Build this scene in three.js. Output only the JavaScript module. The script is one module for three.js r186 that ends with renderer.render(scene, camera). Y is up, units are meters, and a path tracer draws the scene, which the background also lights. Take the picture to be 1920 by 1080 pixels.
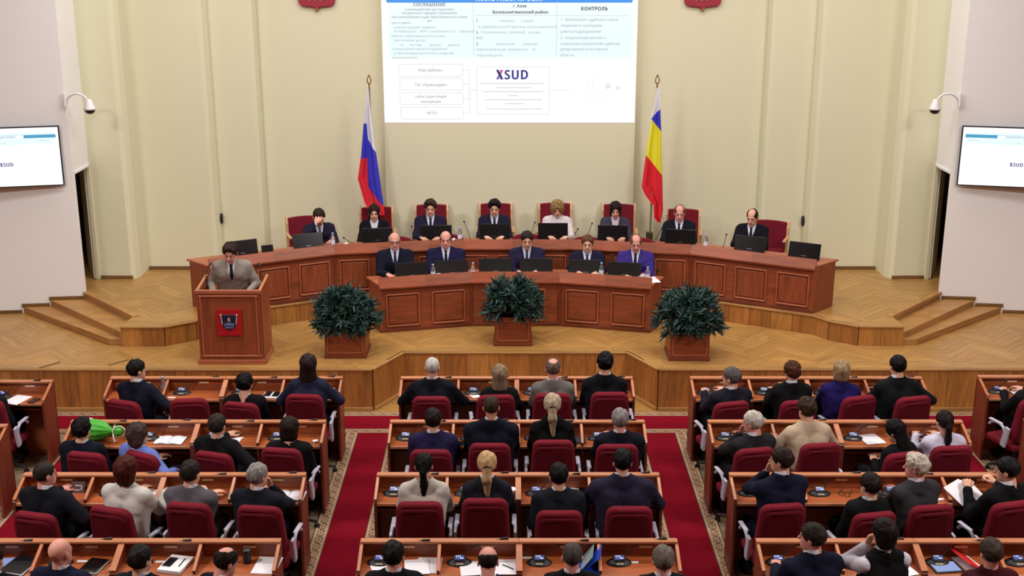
import * as THREE from 'three';
import { RoundedBoxGeometry } from 'three/addons/geometries/RoundedBoxGeometry.js';
import { mergeGeometries } from 'three/addons/utils/BufferGeometryUtils.js';
import { RectAreaLightUniformsLib } from 'three/addons/lights/RectAreaLightUniformsLib.js';

// ---------------------------------------------------------------- camera, light, exposure
const scene = new THREE.Scene();
scene.background = new THREE.Color(0x050505);
const EYE = 6.0, PITCH = Math.atan(664 / 2290);
const camera = new THREE.PerspectiveCamera(2 * Math.atan(540 / 2290) * 180 / Math.PI, 16 / 9, 0.1, 60);
camera.position.set(0, EYE, 0);
camera.rotation.set(-PITCH, 0, 0);
camera.setViewOffset(1920, 1080, 3, 0, 1920, 1080);
scene.add(camera);
const renderer = new THREE.WebGLRenderer({ antialias: true });
renderer.toneMapping = THREE.LinearToneMapping;
renderer.toneMappingExposure = 1.0;
renderer.shadowMap.enabled = true;
RectAreaLightUniformsLib.init();
const CEILING = 8.0;
// ceiling lamps: [x, z, width, depth, intensity]
const LAMPS = [];
for (const x of [-4.6, -1.6, 1.6, 4.6]) LAMPS.push([x, -13.6, 1.6, 1.0, 25], [x, -16.6, 1.6, 0.8, 15.5]);
for (const x of [-7.3, 7.3]) LAMPS.push([x, -7.5, 1.6, 1.0, 105]);
for (const x of [-5.0, 0, 5.0]) LAMPS.push([x, -8.6, 1.2, 0.8, 2.5], [x, -3.5, 1.2, 0.8, 2]);
const LAMP_COLOR = new THREE.Color(1.0, 0.98, 0.95);
for (const [x, z, w, d, i] of LAMPS) {
  const l = new THREE.RectAreaLight(LAMP_COLOR, i, w, d);
  l.position.set(x, CEILING - 0.09, z);
  l.lookAt(x, 0, z);
  scene.add(l);
}

// ---------------------------------------------------------------- helpers
let seed = 12345;
const rnd = () => (seed = (seed * 1664525 + 1013904223) >>> 0) / 4294967296;
const rr = (a, b) => a + (b - a) * rnd();
const V = (x, y, z) => new THREE.Vector3(x, y, z);
const used = {};
function numbered(name) { const n = used[name] = (used[name] ?? -1) + 1; return n ? `${name}_${String(n).padStart(3, '0')}` : name; }
function shade(o) { o.traverse(m => { if (m.isMesh) { m.castShadow = true; m.receiveShadow = true; } }); return o; }
function tag(o, label, category, group) { o.userData.label = label; o.userData.category = category; if (group) o.userData.group = group; return o; }
function thing(name, label, category, pos = [0, 0, 0], turn = 0, group) {
  const o = new THREE.Group(); o.name = numbered(name); o.position.set(...pos); o.rotation.y = turn; scene.add(o); return tag(o, label, category, group);
}
function part(parent, name, geo, mat, label) {
  const m = new THREE.Mesh(geo, mat); m.name = name; m.castShadow = m.receiveShadow = true; parent.add(m); if (label) m.userData.label = label; return m;
}
function struct(name, geo, mat) { const m = new THREE.Mesh(geo, mat); m.name = name; m.castShadow = m.receiveShadow = true; m.userData.kind = 'structure'; scene.add(m); return m; }
function structGroup(name) { const g = new THREE.Group(); g.name = name; g.userData.kind = 'structure'; scene.add(g); return g; }
function copyOf(src, pos, turn, label, group) {
  const c = src.clone(); c.name = numbered(src.name.replace(/_\d{3}$/, '')); scene.add(c); c.position.set(...pos); c.rotation.y = turn;
  c.userData = { ...src.userData, label }; if (group) c.userData.group = group; return c;
}
// uv in metres, u along the longer side of every face
function metreUV(g, du = 0, dv = 0) {
  g.computeBoundingBox(); const s = g.boundingBox.getSize(V()); const sz = [s.x, s.y, s.z];
  const p = g.attributes.position, n = g.attributes.normal, uv = new Float32Array(p.count * 2);
  for (let i = 0; i < p.count; i++) {
    const q = [p.getX(i), p.getY(i), p.getZ(i)], a = [Math.abs(n.getX(i)), Math.abs(n.getY(i)), Math.abs(n.getZ(i))];
    const k = a[0] > a[1] && a[0] > a[2] ? 0 : a[1] > a[2] ? 1 : 2; let i0 = (k + 1) % 3, i1 = (k + 2) % 3;
    if (sz[i1] > sz[i0]) [i0, i1] = [i1, i0];
    uv[2 * i] = q[i0] + du; uv[2 * i + 1] = q[i1] + dv;
  }
  g.setAttribute('uv', new THREE.BufferAttribute(uv, 2)); return g;
}
function bx(w, h, d, x = 0, y = 0, z = 0, r = 0) {
  const g = r ? new RoundedBoxGeometry(w, h, d, 1, Math.min(r, w / 2.1, h / 2.1, d / 2.1)) : new THREE.BoxGeometry(w, h, d);
  metreUV(g, x * 0.37 + y * 0.71, z * 0.53 + y * 0.29); g.translate(x, y, z); return g;
}
function clean(g) { const o = g.index ? g.toNonIndexed() : g.clone(); for (const k of Object.keys(o.attributes)) if (!['position', 'normal', 'uv'].includes(k)) o.deleteAttribute(k); return o; }
const merge = list => mergeGeometries(list.map(clean), false);
function rod(a, b, r0, r1 = r0, seg = 8) {
  const A = V(...a), B = V(...b), d = B.clone().sub(A), g = new THREE.CylinderGeometry(r1, r0, d.length(), seg);
  g.applyQuaternion(new THREE.Quaternion().setFromUnitVectors(V(0, 1, 0), d.clone().normalize())); g.translate((A.x + B.x) / 2, (A.y + B.y) / 2, (A.z + B.z) / 2); return g;
}
function tube(pts, r, n = 12, seg = 6) { return new THREE.TubeGeometry(new THREE.CatmullRomCurve3(pts.map(p => V(...p))), n, r, seg, false); }
function lathe(pts, seg = 20) { return new THREE.LatheGeometry(pts.map(p => new THREE.Vector2(p[0], p[1])), seg); }
// prism from a plan outline [[x, z], ...] between two heights
function prism(outline, y0, y1, bevel = 0) {
  const s = new THREE.Shape(outline.map(([x, z]) => new THREE.Vector2(x, -z)));
  const g = new THREE.ExtrudeGeometry(s, { depth: y1 - y0 - 2 * bevel, bevelEnabled: bevel > 0, bevelSize: bevel, bevelThickness: bevel, bevelOffset: -bevel, bevelSegments: 1 });
  g.rotateX(-Math.PI / 2); g.translate(0, y0 + bevel, 0); return metreUV(g);
}
// extruded side outline [[z, y], ...] of thickness t centred on x
function sideBoard(outline, t, x = 0) {
  const s = new THREE.Shape(outline.map(([z, y]) => new THREE.Vector2(z, y)));
  const g = new THREE.ExtrudeGeometry(s, { depth: t, bevelEnabled: false }); g.rotateY(-Math.PI / 2); g.translate(x + t / 2, 0, 0); return metreUV(g);
}
function roundedShape(w, h, r, x0 = -w / 2, y0 = -h / 2) {
  const s = new THREE.Shape(); s.moveTo(x0 + r, y0); s.lineTo(x0 + w - r, y0); s.quadraticCurveTo(x0 + w, y0, x0 + w, y0 + r); s.lineTo(x0 + w, y0 + h - r);
  s.quadraticCurveTo(x0 + w, y0 + h, x0 + w - r, y0 + h); s.lineTo(x0 + r, y0 + h); s.quadraticCurveTo(x0, y0 + h, x0, y0 + h - r); s.lineTo(x0, y0 + r); s.quadraticCurveTo(x0, y0, x0 + r, y0); return s;
}

// ---------------------------------------------------------------- noise and textures
const hash3 = (x, y, z) => { let h = Math.imul(x, 374761393) + Math.imul(y, 668265263) + Math.imul(z, 2147483647 - 1274126177) | 0; h = Math.imul(h ^ (h >>> 13), 1274126177); return ((h ^ (h >>> 16)) >>> 0) / 4294967296; };
function noise(x, y = 0, z = 0) {
  const X = Math.floor(x), Y = Math.floor(y), Z = Math.floor(z), f = t => t * t * (3 - 2 * t), u = f(x - X), v = f(y - Y), w = f(z - Z), L = (a, b, t) => a + (b - a) * t;
  return L(L(L(hash3(X, Y, Z), hash3(X + 1, Y, Z), u), L(hash3(X, Y + 1, Z), hash3(X + 1, Y + 1, Z), u), v), L(L(hash3(X, Y, Z + 1), hash3(X + 1, Y, Z + 1), u), L(hash3(X, Y + 1, Z + 1), hash3(X + 1, Y + 1, Z + 1), u), v), w) * 2 - 1;
}
function dataTex(w, h, fn, metres = 1, srgb = true) {
  const a = new Uint8Array(w * h * 4);
  for (let y = 0; y < h; y++) for (let x = 0; x < w; x++) { const c = fn(x / w, y / h), i = 4 * (y * w + x); a[i] = c[0]; a[i + 1] = c[1]; a[i + 2] = c[2]; a[i + 3] = 255; }
  const t = new THREE.DataTexture(a, w, h); t.wrapS = t.wrapT = THREE.RepeatWrapping; t.magFilter = THREE.LinearFilter; t.minFilter = THREE.LinearMipmapLinearFilter; t.generateMipmaps = true;
  if (srgb) t.colorSpace = THREE.SRGBColorSpace; t.repeat.set(1 / metres, 1 / metres); t.needsUpdate = true; return t;
}
const tint = (c, k) => c.map(v => Math.max(0, Math.min(255, v * k)));
function woodTex(c, contrast = 0.16) {   // 2 m tile, grain along u
  return dataTex(512, 512, (u, v) => {
    const w = noise(u * 3, v * 6, 5) * 0.02, g = noise(u * 7, (v + w) * 90, 1) * 0.6 + noise(u * 20, (v + w) * 230, 9) * 0.4, b = noise(u * 2.5, v * 14, 3);
    return tint(c, 1 + contrast * g + contrast * 0.6 * b);
  }, 2);
}
const std = (o) => new THREE.MeshStandardMaterial(o);
const fab = (c, rough = 0.92) => std({ color: c, roughness: rough });
const M = {
  wall: std({ color: new THREE.Color(0.72, 0.69, 0.50), roughness: 0.85 }),
  wallWhite: std({ color: new THREE.Color(0.86, 0.845, 0.835), roughness: 0.85 }),
  ceiling: std({ color: 0xe8e2d4, roughness: 0.9 }),
  oakFloor: std({ map: woodTex([170, 127, 70], 0.12), roughness: 0.34 }),
  oakFace: [0, 1, 2, 3].map(i => std({ map: woodTex([[170, 114, 56], [162, 106, 51], [178, 122, 61], [154, 99, 47]][i], 0.16), roughness: 0.45 })),
  oakStep: std({ map: woodTex([172, 126, 72], 0.12), roughness: 0.45 }),
  mahogany: std({ map: woodTex([142, 71, 43], 0.14), roughness: 0.38 }),
  mahoganyDark: std({ map: woodTex([118, 54, 33], 0.14), roughness: 0.4 }),
  mahoganyTop: std({ map: woodTex([166, 92, 62], 0.1), roughness: 0.35 }),
  desk: std({ map: woodTex([146, 76, 40], 0.15), roughness: 0.4 }),
  deskEdge: std({ map: woodTex([186, 118, 78], 0.1), roughness: 0.35 }),
  deskSide: std({ map: woodTex([124, 52, 34], 0.12), roughness: 0.42 }),
  deskTop: std({ map: woodTex([166, 88, 48], 0.13), roughness: 0.3 }),
  brownTrim: std({ map: woodTex([116, 84, 44], 0.14), roughness: 0.5 }),
  hallFloor: std({ map: woodTex([142, 122, 98], 0.12), roughness: 0.5 }),
  black: std({ color: 0x0c0c0e, roughness: 0.45 }),
  blackGloss: std({ color: 0x08080b, roughness: 0.2 }),
  plastic: std({ color: 0x17171b, roughness: 0.55 }),
  armGrey: std({ color: 0xb6b2c4, roughness: 0.4 }),
  chrome: std({ color: 0xaaaab0, roughness: 0.25, metalness: 0.9 }),
  brass: std({ color: 0xb08a48, roughness: 0.35, metalness: 0.8 }),
  white: std({ color: 0xe9e9ec, roughness: 0.6 }),
  paper: std({ color: 0xe6e4ea, roughness: 0.9 }),
  plateCard: std({ color: 0xeed3a4, roughness: 0.6 }),
  red: new THREE.MeshPhysicalMaterial({ color: new THREE.Color(0.165, 0.011, 0.022), roughness: 0.9, specularIntensity: 0.25 }),
  redBack: new THREE.MeshPhysicalMaterial({ specularIntensity: 0.25, color: new THREE.Color(0.105, 0.006, 0.015), roughness: 0.8 }),
  lightWood: std({ map: woodTex([206, 160, 116], 0.12), roughness: 0.45 }),
  glass: new THREE.MeshPhysicalMaterial({ color: 0xffffff, roughness: 0.03, transmission: 1, thickness: 0, ior: 1.45 }),
  water: new THREE.MeshPhysicalMaterial({ color: 0xf4f8ff, roughness: 0.05, transmission: 0.9, thickness: 0.02, ior: 1.33 }),
};
// ---------------------------------------------------------------- the hall: shell, stage, platform, steps
const STAGE = 0.585, PLAT = 0.87, MID = 0.03;
struct('floor', bx(17.6, 0.3, 24.0, 0, -0.15, -8.0), M.hallFloor);
struct('floor_border', bx(17.0, 0.006, 0.85, 0, 0.003, -15.26), M.oakFloor);
{
  const slab = new THREE.BoxGeometry(17.6, 0.3, 24.4); slab.translate(0, CEILING + 0.15, -8.2); struct('ceiling', slab, M.ceiling);
  struct('wall_left', bx(0.3, CEILING, 24.4, -8.75, CEILING / 2, -8.2), M.mahoganyDark);
  struct('wall_right', bx(0.3, CEILING, 24.4, 8.75, CEILING / 2, -8.2), M.mahoganyDark);
  struct('wall_rear', bx(17.6, CEILING, 0.3, 0, CEILING / 2, 3.9), M.mahoganyDark);
}
// stage: base slab, front boards, nosing
const STAGE_FRONT = [[-8.6, -14.93], [-1.80, -14.93], [-1.455, -15.6], [1.585, -15.6], [1.93, -14.93], [8.6, -14.93]];
const PLAT_FRONT = [[-6.36, -17.44], [-5.27, -16.25], [-5.31, -15.83], [-4.72, -15.84], [-4.36, -16.10], [-4.21, -16.36], [-2.57, -17.22], [-0.84, -17.52], [0.90, -17.52], [2.63, -17.22], [4.27, -16.34], [4.42, -16.10], [4.76, -15.86], [5.36, -15.85], [5.33, -16.25], [6.38, -17.44]];
function boards(parent, line, y0, y1, wide, out = 0.018, mats = M.oakFace, toe = true) {
  for (let i = 0; i + 1 < line.length; i++) {
    const [ax, az] = line[i], [bx_, bz] = line[i + 1], len = Math.hypot(bx_ - ax, bz - az), n = Math.max(1, Math.round(len / wide)), ang = Math.atan2(-(bz - az), bx_ - ax);
    for (let k = 0; k < n; k++) {
      const w = len / n, t = (k + 0.5) / n, g = bx(w - 0.004, y1 - y0, 0.02, 0, 0, 0, 0.003); const uv = g.attributes.uv, ru = rr(0, 2), rv = rr(0, 2);
      for (let j = 0; j < uv.count; j++) { const u = uv.getX(j); if (w > y1 - y0) uv.setXY(j, uv.getY(j) + ru, u + rv); else uv.setXY(j, u + ru, uv.getY(j) + rv); }
      g.rotateY(ang); g.translate(ax + (bx_ - ax) * t + Math.sin(ang) * out, (y0 + y1) / 2, az + (bz - az) * t + Math.cos(ang) * out);
      part(parent, 'fascia_board', g, mats[Math.floor(rnd() * mats.length)]);
    }
    if (toe) { const g = bx(len, 0.055, 0.05, 0, 0, 0, 0.004); g.rotateY(ang); g.translate((ax + bx_) / 2 + Math.sin(ang) * 0.03, y0 + 0.0275, (az + bz) / 2 + Math.cos(ang) * 0.03); part(parent, 'toe_board', g, M.oakStep); }
    const e = bx(len + 0.01, 0.028, 0.06, 0, 0, 0, 0.006); e.rotateY(ang); e.translate((ax + bx_) / 2 + Math.sin(ang) * 0.008, y1 + 0.012, (az + bz) / 2 + Math.cos(ang) * 0.008); part(parent, 'nosing', e, M.oakStep);
  }
}
const stage = structGroup('stage');
part(stage, 'stage_deck', prism([...STAGE_FRONT, [8.6, -20.2], [-8.6, -20.2]], 0, STAGE), M.oakFloor);
boards(stage, STAGE_FRONT, 0, STAGE - 0.026, 0.42);
const platform = structGroup('platform');
part(platform, 'platform_deck', prism([...PLAT_FRONT, [8.6, -17.44], [8.6, -20.2], [-8.6, -20.2], [-8.6, -17.44]], STAGE, PLAT), M.oakFloor);
boards(platform, PLAT_FRONT.slice(2, 14), STAGE, PLAT - 0.026, 0.3, 0.014, M.oakFace, false);
// herringbone parquet laid on stage and platform
function inside(p, poly) { let c = false; for (let i = 0, j = poly.length - 1; i < poly.length; j = i++) { const [xi, zi] = poly[i], [xj, zj] = poly[j]; if ((zi > p[1]) !== (zj > p[1]) && p[0] < (xj - xi) * (p[1] - zi) / (zj - zi) + xi) c = !c; } return c; }
const parquetTones = [[170, 127, 70], [173, 130, 73], [167, 124, 67], [176, 133, 76], [169, 126, 69]].map(c => std({ map: woodTex(c, 0.1), roughness: 0.32 }));
function parquet(parent, polygon, holes, y, W = 0.105, L = 0.63) {
  const lists = parquetTones.map(() => []), xs = polygon.map(p => p[0]), zs = polygon.map(p => p[1]);
  const cx = 0, cz = -16, R = 14, c = Math.SQRT1_2; let singles = 0; const found = [];
  const base = new THREE.BoxGeometry(L - 0.003, 0.012, W - 0.003);
  for (let i = -160; i < 160; i++) for (let j = -30; j < 30; j++) for (const o of [0, 1]) {
    // herringbone cell: boards along a and across, stepped by W
    const a = o ? i * W + W / 2 + j * L * 2 : i * W + L / 2 + W + j * L * 2, b = o ? i * W + L / 2 : i * W + W / 2;
    const x = cx + (a - b) * c, z = cz + (a + b) * c, th = o ? -Math.PI / 4 - Math.PI / 2 : -Math.PI / 4;
    if (x < Math.min(...xs) || x > Math.max(...xs) || z < Math.min(...zs) || z > Math.max(...zs)) continue;
    const dx = Math.cos(th), dz = -Math.sin(th), nx = -dz, nz = dx; let ok = true;
    for (const [s, t] of [[1, 1], [1, -1], [-1, 1], [-1, -1], [0, 0]]) { const q = [x + dx * s * L / 2 + nx * t * W / 2, z + dz * s * L / 2 + nz * t * W / 2]; if (!inside(q, polygon) || holes.some(h => inside(q, h))) { ok = false; break; } }
    if (ok) found.push([x, z, th]);
  }
  found.sort((p, q) => q[1] - p[1]);
  for (const [x, z, th] of found) {
    const k = Math.floor(rnd() * 5), g = base.clone(); metreUV(g, rr(0, 2), rr(0, 2)); g.rotateY(th); g.translate(x, y - 0.0042 + rnd() * 0.0007, z);
    if (singles < 150) { part(parent, 'plank', g, parquetTones[k]); singles++; } else lists[k].push(g);
  }
  lists.forEach((l, k) => { if (l.length) part(parent, 'parquet', merge(l), parquetTones[k]).userData.kind = 'stuff'; });
}
const STEP1 = [[-7.25, -17.36], [-5.50, -15.86], [-5.29, -15.86], [-5.29, -16.3], [-6.3, -17.44]];
const STEP1R = STEP1.map(([x, z]) => [2 * MID - x, z]).reverse();
const insetFront = [[-8.5, -14.98], [-1.78, -14.98], [-1.43, -15.65], [1.56, -15.65], [1.91, -14.98], [8.5, -14.98]];
parquet(stage, [...insetFront, [8.5, -17.3], [6.36, -17.40], ...PLAT_FRONT.slice(2, 14).reverse().map(([x, z]) => [x, z + 0.06]), [-6.32, -17.40], [-8.5, -17.2]], [STEP1, STEP1R], STAGE);
parquet(platform, [[-6.25, -17.48], [-5.22, -16.3], [-5.25, -15.88], [-4.74, -15.89], [-4.4, -16.14], [-4.26, -16.42], [-2.6, -17.28], [-0.84, -17.58], [0.90, -17.58], [2.66, -17.28], [4.3, -16.42], [4.45, -16.14], [4.78, -15.9], [5.32, -15.9], [5.28, -16.3], [6.28, -17.48], [6.28, -18.2], [5.7, -18.25], [5.7, -18.7], [-5.7, -18.7], [-5.7, -18.2], [-6.25, -18.15]], [], PLAT);
// steps up to the platform, left and right
for (const s of [-1, 1]) {
  const mir = l => s < 0 ? l : l.map(([x, z]) => [2 * MID - x, z]).reverse();
  const g = structGroup(s < 0 ? 'steps_left' : 'steps_right');
  part(g, 'step', prism(mir([[-7.25, -17.36], [-5.50, -15.86], [-5.30, -15.86], [-6.1, -17.44]]), STAGE, STAGE + 0.095, 0.006), M.oakStep);
  part(g, 'step', prism(mir([[-6.85, -17.40], [-5.33, -15.87], [-5.28, -15.87], [-5.24, -16.25], [-6.1, -17.44]]), STAGE, STAGE + 0.19, 0.006), M.oakStep);
  part(g, 'nosing', prism(mir([[-6.36, -17.43], [-5.27, -16.24], [-5.19, -16.29], [-6.26, -17.45]]), PLAT - 0.03, PLAT + 0.016, 0.005), M.oakStep);
}
// thin dark cable slots on the stage floor
for (const [x, z, l] of [[-6.02, -15.05, 'left'], [-5.15, -15.15, 'right']]) {
  const g = bx(0.02, 0.008, 0.30, 0, 0, 0, 0.003); g.rotateY(-0.72);
  const t = tag(new THREE.Mesh(g, M.brownTrim), `short dark cable cover on the stage floor, the ${l} one of the two`, 'cable cover'); t.name = numbered('cable_cover'); t.position.set(x, STAGE + 0.006, z); scene.add(shade(t));
}

// ---------------------------------------------------------------- walls behind the platform
const back = structGroup('wall_back');
struct('wall_back_outer', bx(17.6, CEILING, 0.2, 0, CEILING / 2, -20.3), M.wall);
for (const s of [-1, 1]) {
  const mir = l => s < 0 ? l : l.map(([x, z]) => [2 * MID - x, z]).reverse();
  const panel = (o) => part(back, 'wall_panel', prism(mir(o), PLAT - 0.02, CEILING), M.wall);
  panel([[-6.41, -18.21], [-5.86, -18.19], [-5.80, -18.24], [-5.76, -18.36], [-5.76, -20.1], [-6.41, -20.1]]);
  panel([[-5.76, -18.75], [-4.70, -18.75], [-4.645, -18.79], [-4.60, -18.90], [-4.60, -20.15], [-5.76, -20.15]]);
  panel([[-4.60, -19.00], [-3.99, -19.00], [-3.935, -19.03], [-3.90, -19.12], [-3.90, -20.18], [-4.60, -20.18]]);
  panel([[-3.90, -19.22], [-1.98, -19.22], [-1.98, -20.19], [-3.90, -20.19]]);
  const base = (a, b, z) => part(back, 'baseboard', bx(Math.abs(b - a), 0.055, 0.02, s < 0 ? (a + b) / 2 : 2 * MID - (a + b) / 2, PLAT + 0.0275, z), M.brownTrim);
  base(-6.33, -5.84, -18.19); base(-5.74, -4.66, -18.74); base(-4.58, -3.95, -18.99); base(-3.88, -2.0, -19.21);
  // side wall with the doorway, and the wall that carries the television
  const x = s < 0 ? -6.36 : 2 * MID + 6.36, side = s < 0 ? 'left' : 'right', out = s;
  const sw = structGroup(`wall_doorway_${side}`);
  part(sw, 'lintel', bx(0.2, CEILING - 2.66, 0.74, x + out * 0.1, (CEILING + 2.66) / 2, -17.86), M.wallWhite);
  const dr = structGroup(s < 0 ? 'door_1' : 'door_2');
  part(dr, 'casing', bx(0.06, 1.80, 0.035, x + out * 0.01, PLAT + 0.90, -17.525, 0.006), M.white);
  part(dr, 'casing', bx(0.06, 1.80, 0.05, x + out * 0.01, PLAT + 0.90, -18.185, 0.006), M.wall);
  part(dr, 'casing', bx(0.06, 0.04, 0.66, x + out * 0.01, 2.655, -17.855, 0.006), M.white);
  const leaf = new THREE.Group(); leaf.name = 'door_leaf'; leaf.position.set(x + out * 0.05, PLAT + 0.01, -18.17); leaf.rotation.y = -out * 0.44; dr.add(leaf);
  part(leaf, 'leaf', bx(0.04, 1.77, 0.70, 0, 0.885, -0.36, 0.004), M.wall);
  part(leaf, 'door_handle', merge([bx(0.012, 0.09, 0.03, -out * 0.024, 0.80, -0.62), rod([-out * 0.03, 0.82, -0.62], [-out * 0.06, 0.82, -0.62], 0.008), rod([-out * 0.06, 0.82, -0.63], [-out * 0.06, 0.82, -0.52], 0.008)]), M.brass);
  // corridor beyond the doorway
  const co = structGroup(`corridor_${side}`), cx = x + out * 1.2;
  part(co, 'corridor_wall', bx(2.2, 2.4, 0.1, cx + out * 0.05, PLAT + 1.2, -20.05), std({ color: 0x5a4a40, roughness: 0.9 }));
  part(co, 'corridor_ceiling', bx(2.2, 0.1, 2.6, cx + out * 0.05, 3.3, -18.8), M.ceiling);
  part(co, 'corridor_dado', bx(2.2, 0.75, 0.03, cx + out * 0.05, PLAT + 0.375, -19.98), std({ color: 0x1d1216, roughness: 0.7 }));
  // television wall, turned a little towards the centre
  const xe = s < 0 ? -6.34 : 2 * MID + 6.34;
  const ow = s < 0 ? [[-8.6, -17.2], [-6.34, -17.44], [-6.34, -17.505], [-8.6, -17.4]] : [[6.40, -17.44], [8.6, -17.2], [8.6, -17.4], [6.40, -17.505]];
  struct(`wall_television_${side}`, prism(ow, STAGE - 0.02, CEILING), M.wallWhite);
  const tr = structGroup(s < 0 ? 'trim_1' : 'trim_2'), at = X => -17.44 + 0.24 * (Math.abs(X - MID) - 6.37) / 2.26 + 0.012;
  const skirt = (a, b, y) => { const g = bx(b - a, 0.05, 0.024, 0, 0, 0, 0.004); g.rotateY(s * -0.106); const X = s < 0 ? -(a + b) / 2 : 2 * MID + (a + b) / 2; g.translate(X, y + 0.025, at(X)); part(tr, 'baseboard', g, M.brownTrim); };
  skirt(7.25, 8.6, STAGE); skirt(6.85, 7.25, STAGE + 0.095); skirt(6.36, 6.85, STAGE + 0.19);
}
part(back, 'screen_wall', prism([[-1.975, -19.06], [1.95, -19.06], [1.95, -19.21], [2.05, -19.22], [2.05, -20.19], [-1.975, -20.19]], PLAT - 0.02, CEILING), M.wall);
part(back, 'baseboard', bx(3.92, 0.055, 0.02, -0.012, PLAT + 0.0275, -19.05), M.brownTrim);
part(back, 'wall_socket', lathe([[0, 0], [0.05, 0], [0.05, 0.03], [0, 0.035]], 16).rotateZ(-Math.PI / 2).scale(1, 1.7, 1).translate(-4.60, 1.66, -18.93), M.plastic);
part(back, 'wall_socket', lathe([[0, 0], [0.05, 0], [0.05, 0.03], [0, 0.035]], 16).rotateZ(Math.PI / 2).scale(1, 1.7, 1).translate(4.66, 1.62, -18.93), M.plastic);

// ---------------------------------------------------------------- carpets
const carpetRed = new THREE.MeshPhysicalMaterial({ specularIntensity: 0.1, color: new THREE.Color(0.19, 0.004, 0.013), roughness: 0.95, bumpMap: dataTex(256, 256, (u, v) => { const n = 128 + 60 * noise(u * 120, v * 120, 2) + 40 * noise(u * 30, v * 30, 7); return [n, n, n]; }, 1, false), bumpScale: 0.004 });
const borderMap = dataTex(256, 256, (u, v) => {     // u along (0.30 m), v across (0.15 m)
  const beige = [168, 142, 110], brown = [66, 34, 28], wine = [120, 24, 30];
  if (v < 0.06 || v > 0.94) return brown;
  if (v < 0.10 || v > 0.90) return beige;
  const U = u * 2 % 1, r = Math.hypot((U - 0.5) * 1.0, (v - 0.5) * 1.0), th = Math.atan2(v - 0.5, U - 0.5), pet = 0.20 + 0.09 * Math.cos(6 * th);
  if (r < 0.06) return wine; if (r < pet - 0.05) return beige; if (r < pet) return brown; 
  const s = Math.sin(U * Math.PI * 2) * 0.22; if (Math.abs(v - 0.5 - s) < 0.045) return brown; if (Math.abs(v - 0.5 + s) < 0.035) return wine;
  const c2 = Math.hypot(((U + 0.5) % 1) - 0.5, (v - 0.5) * 1.1); if (c2 < 0.16 && c2 > 0.10) return brown; if (c2 < 0.05) return brown;
  return beige;
});
borderMap.repeat.set(1 / 0.30, 1 / 0.15);
const carpetBorder = std({ map: borderMap, roughness: 0.95 });
function stripUV(g, along, x0) { const p = g.attributes.position, uv = g.attributes.uv; for (let i = 0; i < p.count; i++) uv.setXY(i, along === 'z' ? p.getZ(i) : p.getX(i), (along === 'z' ? p.getX(i) : p.getZ(i)) - x0); return g; }
function runner(label, x0, x1, z0, z1) {
  const t = thing('carpet_runner', label, 'carpet', [(x0 + x1) / 2, 0, (z0 + z1) / 2]), w = x1 - x0, l = z1 - z0;
  part(t, 'pile', bx(w - 0.28, 0.012, l, 0, 0.006, 0), carpetRed);
  for (const s of [-1, 1]) part(t, 'border', stripUV(bx(0.15, 0.013, l, s * (w / 2 - 0.075), 0.0065, 0), 'z', s * (w / 2 - 0.075) - 0.075), carpetBorder);
}
runner('long red carpet runner with patterned border in the aisle left of the centre desks', -2.05, -1.36, -14.15, 0);
runner('long red carpet runner with patterned border in the aisle right of the centre desks', 1.50, 2.20, -14.15, 0);
runner('red carpet runner with patterned border along the far left side aisle', -5.50, -4.80, -14.15, 0);
runner('red carpet runner with patterned border along the far right side aisle', 4.98, 5.68, -14.15, 0);
{
  const t = thing('carpet_runner', 'red carpet runner laid crosswise along the foot of the stage', 'carpet', [0, 0, -14.5]);
  part(t, 'pile', bx(13.4, 0.012, 0.44, 0, 0.006, 0), carpetRed);
  for (const s of [-1, 1]) part(t, 'border', stripUV(bx(13.4, 0.013, 0.13, 0, 0.0065, s * 0.28), 'x', s * 0.28 - 0.065), carpetBorder);
}

// ---------------------------------------------------------------- ceiling lamps
for (const [x, z, w, d] of LAMPS) {
  const over = z < -16 ? 'upper platform' : z < -13 ? 'front of the stage' : z < -8 ? 'nearest desks' : z < -7 ? 'side aisle' : 'rear of the hall', where = Math.abs(x) < 0.1 ? 'in the middle' : `${Math.abs(x) > 4 ? 'far' : 'near'} ${x < 0 ? 'left' : 'right'}`;
  const t = thing('ceiling_light', `flat ceiling light panel above the ${over}, ${where}`, 'ceiling light', [x, CEILING - 0.07, z], 0, 'ceiling light panels');
  part(t, 'frame', merge([bx(w + 0.1, 0.07, 0.05, 0, 0.035, d / 2 + 0.025), bx(w + 0.1, 0.07, 0.05, 0, 0.035, -d / 2 - 0.025), bx(0.05, 0.07, d, w / 2 + 0.025, 0.035, 0), bx(0.05, 0.07, d, -w / 2 - 0.025, 0.035, 0)]), M.white);
  part(t, 'lamp_diffuser', bx(w, 0.03, d, 0, 0.025, 0), std({ color: 0x888888, emissive: LAMP_COLOR, emissiveIntensity: 0.9 }));
}
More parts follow.
